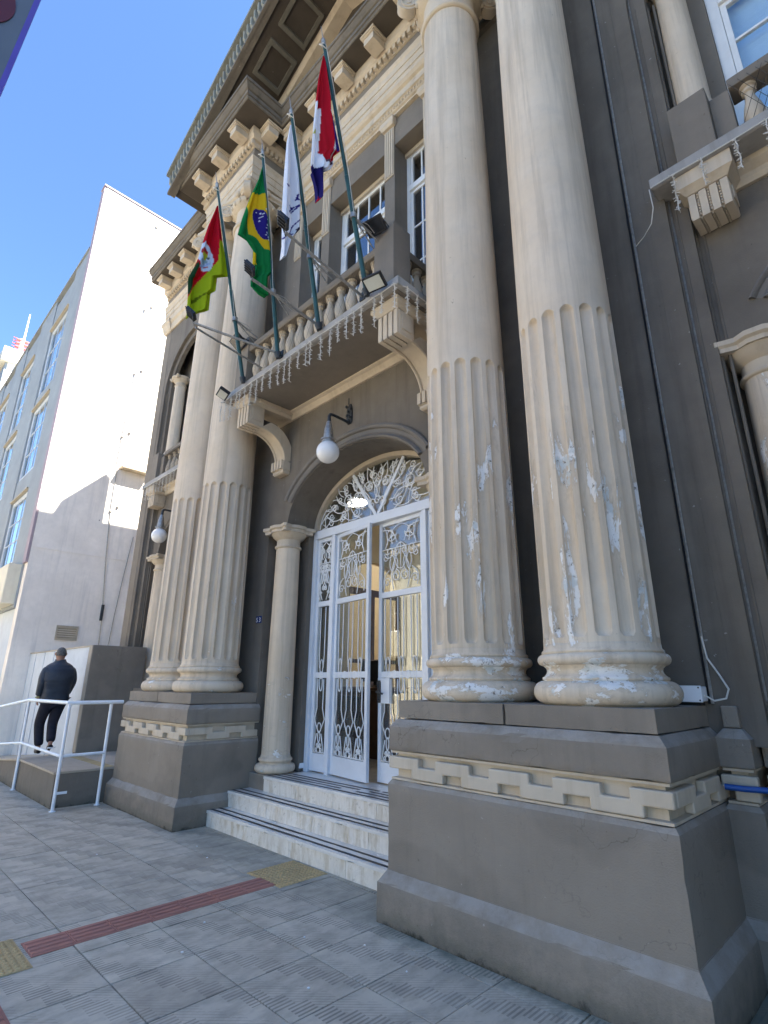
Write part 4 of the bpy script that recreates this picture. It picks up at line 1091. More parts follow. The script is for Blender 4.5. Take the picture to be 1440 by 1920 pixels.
leaf('side_light', X0-1.178, X0-.842, DOOR, X0-1.178, 0, 1); leaf('side_light', X0+.842, X0+1.178, DOOR, X0+1.178, 0, 1)
leaf('door_leaf', X0-.772, X0-.004, DOOR, X0-.772, math.radians(-8.5), 3)
leaf('door_leaf', X0+.004, X0+.772, DOOR, X0+.772, math.radians(-3.), 3, handle=(1, X0+.004))

for (y, lb) in ((6.3, 'nearer added fill panel brightening the side room behind the hall arch'), (7.9, 'further added fill panel brightening the side room behind the hall arch')):
    l = thing('fill_panel', lb, 'lamp', (X0-4.4, y, 5.16), 'added fill panels in the side room')  # glowing panels added to brighten the room behind the arch
    part('tray', MB().box(X0-5.1, X0-3.7, y-.32, y+.32, 5.10, 5.158), 'whitewin', l); part('diffuser', MB().box(X0-5.05, X0-3.75, y-.28, y+.28, 5.085, 5.099), 'lamp_and_fill', l)
# ------------------------------------------------------------------ things in the hall
dk = thing('reception_desk', 'dark wooden reception desk seen through the gap of the white doors', 'desk', (X0-1.6, 6.2, .5))
part('front_panel', MB().box(X0-2.4, X0-.7, 5.95, 6.0, .5, 1.45), 'wood', dk, bevel=.01); part('counter_top', MB().box(X0-2.45, X0-.6, 5.85, 6.5, 1.451, 1.50), 'wood', dk, bevel=.01)
part('side_panel', MB().box(X0-.75, X0-.7, 6.001, 6.45, .5, 1.45), 'wood', dk)
mo_ = thing('monitor', 'black computer monitor standing on the dark reception desk', 'monitor', (X0-1.7, 6.2, 1.5))
part('stand', MB().box(X0-1.8, X0-1.6, 6.15, 6.3, 1.501, 1.52), 'plastic_black', mo_); part('neck', MB().box(X0-1.73, X0-1.67, 6.2, 6.23, 1.521, 1.62), 'plastic_black', mo_); part('screen', MB().box(X0-1.98, X0-1.42, 6.16, 6.199, 1.58, 1.90), 'plastic_black', mo_, bevel=.01)
ch = thing('waiting_chair', 'black waiting chair just inside the left side light', 'chair', (X0-1.5, 5.3, .5))
part('seat', MB().box(X0-1.72, X0-1.28, 5.05, 5.5, .92, .97), 'plastic_black', ch, bevel=.015); part('backrest', MB().box(X0-1.72, X0-1.28, 5.48, 5.52, 1.05, 1.38), 'plastic_black', ch, bevel=.015)
for (a, b) in ((-1.70, 5.07), (-1.30, 5.07), (-1.70, 5.49), (-1.30, 5.49)): part('leg', MB().tube([(X0+a, b, .5), (X0+a, b, .92 if b < 5.2 else 1.2)], .013, 8), 'irondark', ch)

# ------------------------------------------------------------------ lamps
def wall_lamp(x, z, yw, label, reach=.34, drop=.62):
    t = thing('wall_lamp', label, 'lamp', (x, yw, z), 'globe lamps on the front')
    b = MB(); b.rings([(x-.035, x+.035, yw-.012, yw, z-.13), (x-.05, x+.05, yw-.02, yw, z-.10), (x-.045, x+.045, yw-.02, yw, z+.08), (x-.02, x+.02, yw-.012, yw, z+.15)])
    b.tube([(x, yw-.03, z+.14), (x, yw-.03, z+.23)], .006, 6); 
    for k in range(6): b.sphere((x+.035*math.sin(k*2.1), yw-.03-.012*(k % 2), z-.09+k*.04), .02, 8, 5)
    part('wall_plate', b, 'irondark', t, smooth=True)
    y = yw-reach; zz = z-.12
    arm = [(x, yw-.02, zz), (x, yw-.10, zz+.01), (x, y+.05, zz+.015), (x, y+.015, zz+.005), (x, y, zz-.03), (x, y, zz-.12)]
    part('arm', MB().tube(arm, [.02, .018, .018, .022, .024, .024], 10), 'irondark', t, smooth=True)
    zg = z-drop-.12
    part('socket', MB().lathe([(.028, zz-.10), (.034, zz-.12), (.036, zz-.14), (.052, zz-.20), (.060, zz-.30), (.062, zz-.33), (.092, zz-.338), (.092, zz-.352), (.075, zz-.36), (.075, zz-.385)], (x, y, 0), 24), 'steel', t, smooth=True)
    part('globe', MB().sphere((x, y, zz-.38-.125), .14, 28, 18), 'globe', t, smooth='all')
    return t
wall_lamp(X0+.0, 4.83, YW, 'white globe lamp on an iron arm above the entrance arch')
wall_lamp(XBL+.0, 4.78, 4.22, 'white globe lamp half hidden behind the leftmost column')
# house number: two small blue enamel tiles
np_ = thing('house_number', 'small blue enamel house number tiles reading 53 left of the entrance', 'number sign', (-6.47, 4.052, 2.33))
for k, chn in enumerate('53'):
    x = -6.535+k*.068
    pl = part('number_tile', MB().box(x, x+.064, 4.050, 4.0585, 2.325, 2.42), plain('blue_enamel', (.03, .05, .16), .25), np_, bevel=.002)
    cu = bpy.data.curves.new('digit', 'FONT'); cu.body = chn; cu.size = .085; cu.align_x = 'CENTER'; cu.extrude = .001
    tmp = bpy.data.objects.new('digit_tmp', cu); C.objects.link(tmp); dg = bpy.context.evaluated_depsgraph_get()
    me = bpy.data.meshes.new_from_object(tmp.evaluated_get(dg)); bpy.data.objects.remove(tmp)
    me.materials.clear(); me.materials.append(MT['plastic_white'])
    d = bpy.data.objects.new('digit', me); C.objects.link(d); d.parent = pl; WO[d] = Vector((x+.032, 4.0475, 2.34)); d.location = WO[d]-WO[pl]; d.rotation_euler = (PI/2, 0, 0)

# ------------------------------------------------------------------ flag poles, flood lights, light strings
def flood(name_label, c, aim, up=(0, 0, 1), w_=.20, h_=.15, lens='lens_dark', cat='floodlight', group='flood lights round the balcony', yoke=True):
    c = Vector(c); aim = Vector(aim).normalized(); rt = aim.cross(Vector(up)).normalized(); uv = rt.cross(aim)
    t = thing('floodlight', name_label, cat, c, group)
    def bx(a0, a1, b0, b1, d0, d1):
        return MB().add([c+rt*a+uv*b+aim*d for d in (d0, d1) for (a, b) in ((a0, b0), (a1, b0), (a1, b1), (a0, b1))], [(0,3,2,1),(4,5,6,7),(0,1,5,4),(1,2,6,5),(2,3,7,6),(3,0,4,7)])
    b = bx(-w_/2, w_/2, -h_/2, h_/2, -.02, .02)
    for k in range(5):
        q = bx(-w_/2+.02+k*.036, -w_/2+.028+k*.036, -h_/2+.01, h_/2-.01, -.036, -.0205); b.add(q.v, q.f)
    part('housing', b, 'plastic_black', t, bevel=.004, origin=c)
    part('lens', bx(-w_/2+.018, w_/2-.018, -h_/2+.018, h_/2-.018, .0205, .023), lens, t, origin=c)
    if yoke:
        y = MB().tube([c-rt*(w_/2+.008)-aim*.0, c-rt*(w_/2+.008)-uv*.09-aim*.05, c+rt*(w_/2+.008)-uv*.09-aim*.05, c+rt*(w_/2+.008)], .007, 6); part('yoke', y, 'plastic_black', t, origin=c)
    return t
PB = [(-5.784, 8.178, .691), (-4.973, 8.271, .482), (-4.171, 8.125, .581), (-3.381, 8.268, .723)]
who = ['the red and yellow state flag', 'the green Brazilian flag', 'the white flag', 'the red, white and purple flag']
for k, (x, zt, ln) in enumerate(PB):
    base = Vector((x, 3.10, 5.40)); top = Vector((x, 3.12-ln, zt)); d = (top-base).normalized()
    t = thing('flagpole', 'leaning green flagpole carrying '+who[k], 'flagpole', base, 'flagpoles on the balcony')
    part('pole', MB().tube([base, base+(top-base)*.45, base+(top-base)*.452, top], [.027, .026, .021, .019], 12), 'green', t, smooth=True)
    part('pole_shoe', MB().tube([base-d*.05, base-d*.0, base+d*.03], [.028, .042, .042], 12), 'irondark', t, smooth=True)
    cl = base+d*.86
    c_ = MB().tube([cl+Vector((0, 0, -.03)), cl+Vector((0, 0, .03))], .036, 12); c_.tube([cl, (x+.02, 3.25, 6.12)], .009, 6); c_.tube([cl, (x-.07, 3.26, 6.10)], .007, 6)
    for j in range(4): c_.tube([cl+Vector((.0, .05, 0)), cl+Vector((.05-.03*j, .16, -.03-.02*j)), cl+Vector((.07-.04*j, .24, -.10+.03*j))], .0035, 5)
    part('pole_clamp', c_, 'steel', t, smooth=True)
    f = MB().tube([top, top+d*.04], [.020, .024], 10); f.sphere(top+d*.055, .026, 10, 8); f.tube([top+d*.075, top+d*.11, top+d*.25], [.008, .006, .0025], 8)
    part('finial', f, 'steel', t, smooth=True)
    cd = [base+d*.86+Vector((.03, -.02, 0)), base+d*1.6+Vector((.035, .01, 0)), top+Vector((.03, 0, -.02)), top+Vector((0, -.03, .015)), top+Vector((-.035, -.02, -.04))]
    part('halyard', MB().tube(cd, .0032, 5), 'cord_white', t)
    kn = MB(); 
    for q in range(3): kn.tube([top+Vector((.03*math.cos(2.1*q), -.03+.03*math.sin(2.1*q), -.03)), top+Vector((-.03+.02*q, -.045, -.01-.02*q)), top+Vector((.02, -.03+.02*q, -.06))], .006, 5)
    part('rope_knot', kn, 'cord_white', t)
# supporting arms with flood lights
ARM = [((-4.978, 3.15, 5.43), (-5.30, 2.14, 5.52), (-5.41, 3.15, 5.43)), ((-4.215, 3.15, 5.44), (-4.223, 2.25, 5.55), None), ((-3.50, 3.15, 5.44), (-3.50, 2.16, 5.58), None)]
lab = ['double braced steel arm below the red and yellow flag', 'steel arm below the green flag holding a flood light', 'steel arm crossing in front of the white flag']
fll = ['black flood light at the tip of the double braced arm', 'black flood light on the arm just under the green flag', 'black flood light on the arm behind the tip of the white flag']
for k, (a, b, c2) in enumerate(ARM):
    t = thing('lamp_arm', lab[k], 'bracket', a, 'steel lamp arms on the balcony')
    m1 = MB().tube([a, b], .015, 8); part('arm_tube', m1, 'steel', t, smooth=True)
    if c2: part('arm_tube', MB().tube([c2, Vector(b)+Vector((.02, .03, -.06))], .013, 8), 'steel', t, smooth=True)
    part('arm_foot', MB().box(a[0]-.04, a[0]+.04, 3.147, 3.1595, a[2]-.05, a[2]+.05), 'irondark', t)
    flood(fll[k], Vector(b)+Vector((0, -.03, .11)), (.35, .55, .75), w_=.14, h_=.12)
flood('square flood light facing down from the right end of the balcony edge', (-3.20, 3.04, 5.37), (.1, -.45, -.89), lens='lens', w_=.22, h_=.16, yoke=False)
flood('flood light facing down from the left end of the balcony edge', (-6.16, 3.03, 5.31), (-.1, -.4, -.91), lens='lens', w_=.22, h_=.15, yoke=False)
flood('large black flood light on the balcony pier beside the rightmost flagpole', (-3.30, 3.13, 6.22), (.1, -.55, -.80), w_=.23, h_=.17)
flood('black flood light on the left balcony pier behind the leftmost flagpole', (-6.10, 3.14, 6.16), (-.1, -.6, -.75), w_=.27, h_=.2)
flood('small black flood light on the left side balcony', (XBL+.55, 3.96, 6.18), (0, -.75, -.6), w_=.22, h_=.16, group='flood lights on the side balconies')
flood('flood light lying on the edge of the left side balcony', (XBL+.62, 3.86, 5.55), (0, -.7, -.7), w_=.28, h_=.18, group='flood lights on the side balconies')

strand_me = []
def strand_mesh(L, seed):
    rnd = random.Random(seed); pts = [(rnd.uniform(-.006, .006), rnd.uniform(-.006, .006), -L*k/9) for k in range(10)]
    mb = MB().tube(pts, .0042, 5)
    n = int(L/.010)
    for k in range(n):
        z = -L*(k+.5)/n; a = rnd.uniform(0, 2*PI); r = rnd.uniform(.016, .034); dz = rnd.uniform(-.012, .012)
        mb.tube([(0, 0, z), (r*math.cos(a), r*math.sin(a), z+dz)], [.0036, .0028], 4)
    return mb
def icicles(label, pts, seed):
    t = thing('icicle_lights', label, 'string lights', pts[0], 'icicle light strings under the balconies'); rnd = random.Random(seed)
    part('cord', MB().tube([Vector(p)+Vector((0, 0, -.004+.006*math.sin(i*2.))) for i, p in enumerate(pts)], .005, 5), 'cord_white', t)
    protos = {}
    for i, p in enumerate(pts[1:-1]):
        L = (.26, .31, .36, .29, .34)[(i*3+seed) % 5]; key = (L, i % 2)
        if key not in protos:
            mb = strand_mesh(L, seed*50+i); mb.v = [(v[0]+p[0], v[1]+p[1], v[2]+p[2]) for v in mb.v]
            protos[key] = part('strand', mb, 'cord_white', t, origin=p)
        else: copy_to(protos[key], p, t, rotz=rnd.uniform(0, 6))
n = 24
icicles('white icicle light string hanging along the middle balcony edge', [(BX0-.02, BY+.2, 5.32), (BX0-.02, BY-.012, 5.32)]+[(BX0+.06+(BX1-BX0-.12)*k/(n-1)+random.uniform(-.045, .045), BY-.012, 5.32) for k in range(n)]+[(BX1+.012, BY+.12+.15*k, 5.32) for k in range(4)], 1)
icicles('white icicle light string on the right side balcony', [(XBR-1.32+.2*k+random.uniform(-.03, .03), 3.888, 5.40) for k in range(14)], 2)
icicles('white icicle light string on the left side balcony', [(XBL-1.32+.16*k, 3.888, 5.40) for k in range(17)], 3)
# ------------------------------------------------------------------ flags
def inside(p, poly):
    x, y = p; r = False; n = len(poly); j = n-1
    for i in range(n):
        if (poly[i][1] > y) != (poly[j][1] > y) and x < (poly[j][0]-poly[i][0])*(y-poly[i][1])/(poly[j][1]-poly[i][1])+poly[i][0]: r = not r
        j = i
    return r
def interp(pl, y):
    for (a, b) in zip(pl[:-1], pl[1:]):
        if a[1] <= y <= b[1]: return a[0]+(b[0]-a[0])*(y-a[1])/max(1e-6, b[1]-a[1])
    return pl[0][0] if y < pl[0][1] else pl[-1][0]
cloth = NT('flag_cloth'); at_ = cloth.n('Attribute', attribute_name='flagcol'); cloth.bump(cloth.noise(160., 2), .08, .002)
MT['cloth'] = cloth.fin(at_.outputs['Color'], .75, 0, .2)
cloth.b.inputs['Subsurface Weight'].default_value = 0
def cloth2():
    t = NT('flag_cloth_thin'); a = t.n('Attribute', attribute_name='flagcol'); t.fin(a.outputs['Color'], .75, 0, .15)
    tr = t.n('BsdfTranslucent'); t.link(a.outputs['Color'], tr.inputs[0]); mx = t.n('MixShader'); mx.inputs[0].default_value = .35
    t.link(t.b.outputs[0], mx.inputs[1]); t.link(tr.outputs[0], mx.inputs[2]); t.link(mx.outputs[0], t.out.inputs[0]); return t.m
MT['cloth'] = cloth2()
def flag(label, X, left, right, colours, base, fold, ny=96, nx=44, amp=.05):
    "cloth hanging beside its pole in the plane across the front; left and right are its measured edges"
    y0, y1 = left[0][1], left[-1][1]; mb = MB(); cols = []
    for j in range(ny+1):
        y = y0+(y1-y0)*j/ny; xl, xr = interp(left, y), interp(right, y)
        for i in range(nx+1):
            u = i/nx; x = xl+(xr-xl)*u
            w_ = min(1., j/ny*3+.08)*math.sin(PI*u)**.7
            dx = amp*w_*(math.sin(fold[0]*u+fold[1]*j/ny+fold[2])+.4*math.sin(2.3*fold[0]*u-1.7*j/ny+1))
            p = at(x, y, 'X', X); q = Vector((X+dx, p.y, p.z)); mb.v.append(tuple(q))
            c = base
            for poly, k in colours:
                if inside((x, y), poly): c = k
            cols.append(c)
    mb.f = [(j*(nx+1)+i, j*(nx+1)+i+1, (j+1)*(nx+1)+i+1, (j+1)*(nx+1)+i) for j in range(ny) for i in range(nx)]
    o = part('flag', mb, 'cloth', None, smooth='all', recalc=False)
    ca = o.data.color_attributes.new('flagcol', 'FLOAT_COLOR', 'POINT')
    ca.data.foreach_set('color', [v for c in cols for v in (*c, 1.)])
    sd = o.modifiers.new('cloth', 'SOLIDIFY'); sd.thickness = .004; sd.offset = 0
    tag(o, label, 'flag', 'flags on the balcony'); return o
def ell(cx, cy, a, b, tilt=0, n=28): return [(cx+a*math.cos(2*PI*k/n)*math.cos(tilt)-b*math.sin(2*PI*k/n)*math.sin(tilt), cy+a*math.cos(2*PI*k/n)*math.sin(tilt)+b*math.sin(2*PI*k/n)*math.cos(tilt)) for k in range(n)]
RED, YEL, GRN, DGR = (.52, .006, .022), (.40, .50, .012), (.008, .23, .06), (.012, .06, .018)
GYE, NAVY, WHT, EMB = (.72, .52, .015), (.028, .018, .22), (.74, .78, .86), (.60, .70, .84)
c8 = lambda L: [(340+x/6.545, 360+y/6.545) for x, y in L]
flag('limp red, yellow and green state flag with a white emblem on the leftmost pole', -5.80, c8([(440, 170), (330, 420), (255, 640), (205, 820), (160, 920), (82, 1060), (80, 1250), (70, 1400), (62, 1535)]),
     c8([(452, 170), (500, 590), (560, 900), (583, 1048), (440, 1050), (420, 1215), (358, 1245), (335, 1455), (150, 1500), (130, 1535)]),
     [(c8([(448, 612), (520, 598), (590, 1060), (430, 1060), (430, 1230), (330, 1480), (40, 1560), (60, 1350), (95, 1260), (150, 1165), (440, 860)]), YEL),
      (c8([(205, 850), (215, 900), (170, 1010), (100, 1250), (70, 1260), (75, 1050)]), DGR), (c8([(90, 1330), (250, 1265), (360, 1245), (250, 1290), (175, 1350)]), mul(YEL, .35)),  # dark yellow sliver is fold shade put into the cloth colour
      (c8(ell(305, 795, 100, 172, -.12)), EMB), (c8(ell(290, 735, 50, 48)), (.45, .05, .06)), (c8(ell(295, 775, 45, 40)), (.45, .5, .04)), (c8(ell(285, 840, 50, 30)), (.30, .42, .50)), (c8(ell(345, 800, 24, 12)), (.10, .16, .2)), (c8([(210, 905), (370, 850), (375, 870), (220, 925)]), (.35, .5, .75)), (c8([(290, 905), (340, 895), (340, 915), (290, 920)]), (.6, .1, .1))],
     RED, (8, 2, .5), amp=.055)
st = [(935, 238), (975, 262), (995, 280), (968, 312), (985, 312), (965, 352), (1025, 232), (1042, 352), (1038, 425), (1025, 462), (1055, 478), (1030, 522), (1022, 548), (1045, 575), (1050, 605)]
flag('limp green Brazilian flag with yellow rhombus and starry blue disc', -4.99, c8([(1000, -330), (950, -160), (905, -60), (860, 20), (800, 180), (745, 330), (690, 525), (800, 600), (880, 720), (872, 890), (905, 920), (850, 1080), (848, 1160), (940, 1230), (1045, 1275)]),
     c8([(1015, -330), (1045, 0), (1075, 330), (1112, 1000), (1060, 1040), (1058, 1275)]),
     [(c8([(865, 18), (940, 12), (1010, 25), (1045, 90), (1080, 700), (1078, 750), (1010, 690), (930, 560), (850, 495), (815, 300), (800, 190)]), GYE), (c8(ell(985, 395, 75, 215, -.28)), NAVY), (c8([(880, 735), (925, 790), (960, 865), (870, 910)]), GYE),
      (c8([(690, 525), (720, 545), (800, 600), (740, 580)]), (.004, .03, .02))]+[(c8(ell(a, b, 9, 9, 0, 8)), WHT) for a, b in st], GRN, (7, 1.5, 1.1), nx=60, ny=150, amp=.05)  # blackish green corner is shade of the fold painted into the cloth
cw = lambda L: [(480+x/6., 160+y/6.) for x, y in L]
def stroke(pts, w_):
    out = []
    for (a, b) in zip(pts[:-1], pts[1:]):
        d = Vector((b[0]-a[0], b[1]-a[1])); n_ = Vector((-d.y, d.x)).normalized()*w_; e = d.normalized()*w_*.5
        out.append([(a[0]+n_.x-e.x, a[1]+n_.y-e.y), (b[0]+n_.x+e.x, b[1]+n_.y+e.y), (b[0]-n_.x+e.x, b[1]-n_.y+e.y), (a[0]-n_.x-e.x, a[1]-n_.y-e.y)])
    return out
marks = []
for pl, w_ in (([(333, 1138), (378, 1118)], 8), ([(358, 1088), (352, 1162)], 7), ([(400, 1330), (440, 1360), (395, 1400)], 8), ([(440, 1360), (475, 1372), (425, 1405)], 8), ([(462, 1240), (455, 1290), (490, 1320), (495, 1255)], 7), ([(340, 1470), (350, 1540), (385, 1500)], 8), ([(330, 1545), (380, 1535)], 8), ([(318, 1610), (362, 1622)], 9), ([(490, 1520), (430, 1570), (405, 1640), (398, 1690)], 6), ([(292, 1732), (312, 1735)], 9)):
    marks += [(cw(s_), NAVY) for s_ in stroke(pl, w_)]
marks.append((cw([(425, 1690), (440, 1630), (490, 1605), (495, 1630)]), (.06, .05, .12)))
flag('limp white flag with blue lettering on the third pole from the left', -4.19, cw([(385, 448), (345, 650), (315, 1000), (292, 1400), (288, 1800), (293, 1940)]), cw([(402, 448), (440, 700), (480, 1000), (500, 1330), (490, 1620), (425, 1690), (390, 1730), (345, 1860), (318, 1940)]), marks, (.84, .87, .93), (7, 1., .3), ny=150, nx=50, amp=.06)
flag('limp red, white and purple flag on the rightmost pole', -3.40, cw([(755, -330), (700, -60), (672, 180), (640, 500), (615, 880), (620, 960), (660, 1060), (690, 1180), (705, 1290)]), cw([(775, -330), (815, -20), (850, 290), (945, 740), (868, 800), (868, 890), (830, 950), (758, 960), (755, 1120), (712, 1290)]),
     [(cw([(670, 180), (742, 250), (732, 700), (735, 830), (760, 870), (870, 850), (880, 960), (700, 980), (600, 900), (610, 700)]), (.86, .88, .93)), (cw([(655, 505), (715, 500), (708, 552), (636, 548)]), (.55, .55, .08)),
      (cw([(800, 0), (840, 290), (870, 320), (905, 700), (800, 330)]), (.68, .72, .8)), (cw([(832, 285), (862, 290), (950, 740), (925, 735), (865, 560)]), NAVY),
      (cw([(612, 925), (640, 885), (690, 872), (712, 940), (760, 965), (755, 1130), (710, 1300), (690, 1200), (640, 1050)]), (.018, .012, .13)), (cw([(862, 560), (875, 720), (850, 830), (835, 820)]), (.72, .74, .8)), (cw([(740, 870), (862, 850), (868, 885), (800, 895)]), (.10, .06, .10))],
     RED, (8, 1.5, 1.7), nx=56, ny=130, amp=.06)

# ------------------------------------------------------------------ cables, boxes, pipe on the front
def cable(name, label, pts, r, mat, cat='cable', sides=6): return tag(part(name, MB().tube(pts, r, sides), mat, smooth=True), label, cat)
cable('conduit', 'thin grey conduit running up the wall beside the rightmost giant column', [(-1.08, 4.048, 1.44), (-1.083, 4.048, 4.), (-1.078, 4.048, 7.), (-1.085, 4.048, 9.7)], .011, 'steel')
cable('cable', 'dark cable running up beside the grey conduit', [(-1.10, 4.052, 1.44), (-1.105, 4.052, 5.), (-1.10, 4.052, 9.7)], .007, 'plastic_black')
cable('power_cable', 'loose white cable looping from the white box to the conduit', [(-1.10, 3.99, 1.49), (-1.05, 3.985, 1.46), (-.985, 3.99, 1.475), (-.965, 4.0, 1.53), (-1.01, 4.02, 1.62), (-1.065, 4.035, 1.72), (-1.078, 4.036, 1.86)], .006, 'cord_white')
cable('wall_cable', 'thin dark cable running down the moulded strip of the right bay', [(-.70, 4.20, 1.46), (-.705, 4.205, 3.), (-.70, 4.205, 5.38)], .006, 'plastic_black')
cable('wall_cable', 'grey cable inside the dark gap left of the right bay columns', [(-.80, 4.118, 1.46), (-.79, 4.118, 3.4), (-.80, 4.118, 9.2)], .008, 'steel')
cable('light_cord', 'slack cord tying the right light string to the conduit', [(-1.07, 4.04, 5.06), (-.98, 3.97, 5.05), (-.90, 3.92, 5.09), (-.86, 3.89, 5.20), (-.865, 3.89, 5.39)], .004, 'cord_white')
jb = thing('junction_box', 'white plastic junction box on the right pedestal behind the rightmost column', 'junction box', (-1.17, 3.96, 1.431))
part('box', MB().box(-1.27, -1.10, 3.93, 4.04, 1.455, 1.545), 'plastic_white', jb, bevel=.006); part('lid', MB().box(-1.275, -1.098, 3.916, 3.929, 1.45, 1.55), 'plastic_white', jb, bevel=.004)
part('foot', MB().box(-1.25, -1.12, 3.94, 4.03, 1.431, 1.4545), 'plastic_black', jb)
for (a, b) in ((-1.112, 1.462), (-1.112, 1.538)): part('screw', MB().tube([(a, 3.9165, b), (a, 3.912, b)], .005, 8), 'irondark', jb)
tag(part('water_pipe', MB().tube([(-1.05, 3.90, .985), (-.95, 3.905, .983), (-.86, 3.96, .98), (-.70, 4.04, .975), (-.2, 4.06, .97)], .017, 10), 'blue_pipe', smooth=True), 'blue water pipe along the meander band at the right edge', 'pipe')
rb = thing('router_box', 'small white box on the top step at the foot of the left door jamb', 'box', (-5.995, 4.50, .50))
part('shell', MB().rings([(-6.05, -5.94, 4.46, 4.54, .532), (-6.055, -5.935, 4.455, 4.545, .545), (-6.05, -5.94, 4.465, 4.545, .60)]), 'plastic_white', rb, bevel=.006); part('base', MB().box(-6.03, -5.95, 4.47, 4.54, .501, .531), 'plastic_black', rb)
part('slot', MB().box(-5.985, -5.955, 4.452, 4.4548, .565, .575), 'plastic_black', rb)
part('lead', MB().tube([(-5.94, 4.5, .52), (-5.91, 4.47, .506), (-5.92, 4.42, .506), (-5.98, 4.44, .506)], .005, 5), 'plastic_black', rb)

# ------------------------------------------------------------------ ramp, handrail, boundary wall
RP = thing('access_ramp', 'low rendered access ramp with concrete top beside the left pedestal', 'ramp', (-10, 2.8, 0))
part('ramp_side', MB().prism([(-8.43, -.05), (-8.43, .40), (-10.23, .40), (-14.78, -.005), (-14.78, -.05)], 'Y', 2.42, 3.9), 'ramp', RP, rough=.07)
part('ramp_surface', MB().prism([(-8.43, .401), (-8.43, .43), (-10.23, .43), (-14.78, .02), (-14.78, -.004), (-10.23, .401)], 'Y', 2.40, 3.9), 'concrete', RP, bevel=.004)
part('warning_strip', MB().box(-10.05, -8.45, 3.02, 3.16, .4305, .434), plain('worn_yellow_paint', (.42, .33, .17), .8, var=.25, vs=8), RP)
HR = thing('handrail', 'white tubular handrail along the access ramp', 'handrail', (-9.2, 2.4, 0))
TR = [(-14.6, 2.385, .90), (-10.21, 2.385, 1.275), (-8.22, 2.385, 1.285), (-8.22, 2.42, 1.285), (-8.25, 3.08, 1.285)]
part('top_rail', MB().tube(TR, .024, 12), 'rail', HR, smooth=True)
part('lower_rail', MB().tube([(-14.6, 2.385, .28), (-10.21, 2.385, .655), (-8.235, 2.385, .64), (-8.235, 2.43, .64), (-8.26, 2.93, .64)], .019, 10), 'rail', HR, smooth=True)
for (x, y, zt) in ((-14.4, 2.385, .90), (-12.3, 2.385, 1.08), (-10.21, 2.385, 1.26), (-8.22, 2.392, 1.27), (-8.262, 2.93, 1.27)):
    part('post', MB().tube([(x-.02, y+.015, .004), (x, y, zt)], .021, 12), 'rail', HR, smooth=True); part('post_foot', MB().lathe([(.04, 0), (.04, .006), (.022, .010)], (x-.02, y+.015, .001), 12), 'rail', HR)
part('stay', MB().box(-8.215, -8.205, 2.40, 2.53, .195, .225), 'rail', HR)
BW = thing('boundary_wall', 'pale blue boundary wall with a dark taupe end pier behind the ramp', 'wall', (-12.5, 3.3, 0))
part('wall_panel', MB().box(-14.79, -10.64, 3.30, 3.85, 0, 2.15), 'bluewall', BW, bevel=.008); part('coping', MB().box(-14.79, -10.66, 3.285, 3.86, 2.151, 2.175), 'concrete', BW)
part('end_pier', MB().box(-10.638, -10.47, 3.262, 4.2, 0, 2.17), 'taupe', BW, bevel=.006); part('pier_front', MB().box(-10.636, -10.485, 3.252, 3.2615, .43, 2.165), 'concrete', BW)
for x in (-14.3, -13.6, -12.9): part('wall_post', MB().box(x-.03, x+.03, 3.285, 3.2995, .02, 2.14), 'bluewall', BW, bevel=.006)

# ------------------------------------------------------------------ neighbouring building
NB = thing('office_building', 'white sided office building with tall bluish windows left of the town hall', 'building', (-20, 6, 0))
NX, NY = -14.8, 2.81
part('side_wall', MB().box(NX-.30, NX, NY+.06, 22, 0, 15.8), 'nwhite', NB)
part('corner_strip', MB().box(NX-.30, NX-.004, NY, NY+.058, 4.25, 15.81), 'nedge', NB)
part('parapet_cap', MB().box(NX-.32, NX+.03, NY-.02, 22, 15.811, 15.86), 'nedge', NB)
part('joint_band', MB().box(NX+.0005, NX+.012, NY+.1, 12, 4.62, 4.66), 'nwhite', NB)
NL = [(-16.38, -18.32), (-20.15, -22.1), (-23.9, -25.85), (-27.65, -29.6), (-31.4, -33.4)]
rows = [(9.95, 12.42), (7.15, 9.5), (4.45, 6.5)]
prev = NX-.302
for k, (a, b) in enumerate(NL):
    part('facade_pilaster', MB().box(a, prev, NY+.02, NY+.5, 3.2, 13.65), 'ngrey', NB, bevel=.01); prev = b
    zs = [3.2]+[z for r in rows[::-1] for z in r]+[13.45]
    for q in range(0, len(zs), 2):
        part('spandrel', MB().box(b+.002, a-.002, NY+.05, NY+.5, zs[q], zs[q+1]), 'ngrey', NB)
    for (z0, z1) in rows:
        part('hood', MB().box(b+.02, a-.02, NY-.02, NY+.048, z1+.0, z1+.04), 'sill', NB)
        window(b+.01, a-.01, NY+.075, z0+.003, z1-.003, NB, 3, 3, None, mat='bluewall', gl='glass', fw=.06)
    part('window_sky_panel', MB().box(b, a, NY+.20, NY+.24, 3.2, 13.4), MT['sky_panel'], NB)  # pale blue sheet put in for sky mirrored in the glass
part('facade_pilaster', MB().box(-44, prev, NY+.02, NY+.5, 3.2, 13.65), 'ngrey', NB)
part('facade_cap', MB().box(-44, NX-.304, NY-.02, 21, 13.66, 13.72), 'ngrey', NB)
part('fascia_band', MB().box(-44, NX-.36, NY-.25, NY+.45, 3.28, 4.24), 'nband', NB, bevel=.02)
part('ground_floor', MB().box(-44, NX-.32, NY+.1, NY+.5, 0, 3.199), 'bluewall', NB)
part('rear_block', MB().box(-44, NX-.31, 10, 22, 0, 13.6), 'ngrey', NB)
vt = part('vent', MB().box(NX+.001, NX+.03, 3.72, 4.20, 2.50, 2.54).box(NX+.001, NX+.03, 3.72, 4.20, 2.80, 2.84).box(NX+.001, NX+.03, 3.72, 3.755, 2.54, 2.80).box(NX+.001, NX+.03, 4.165, 4.20, 2.54, 2.80), 'sill', NB)
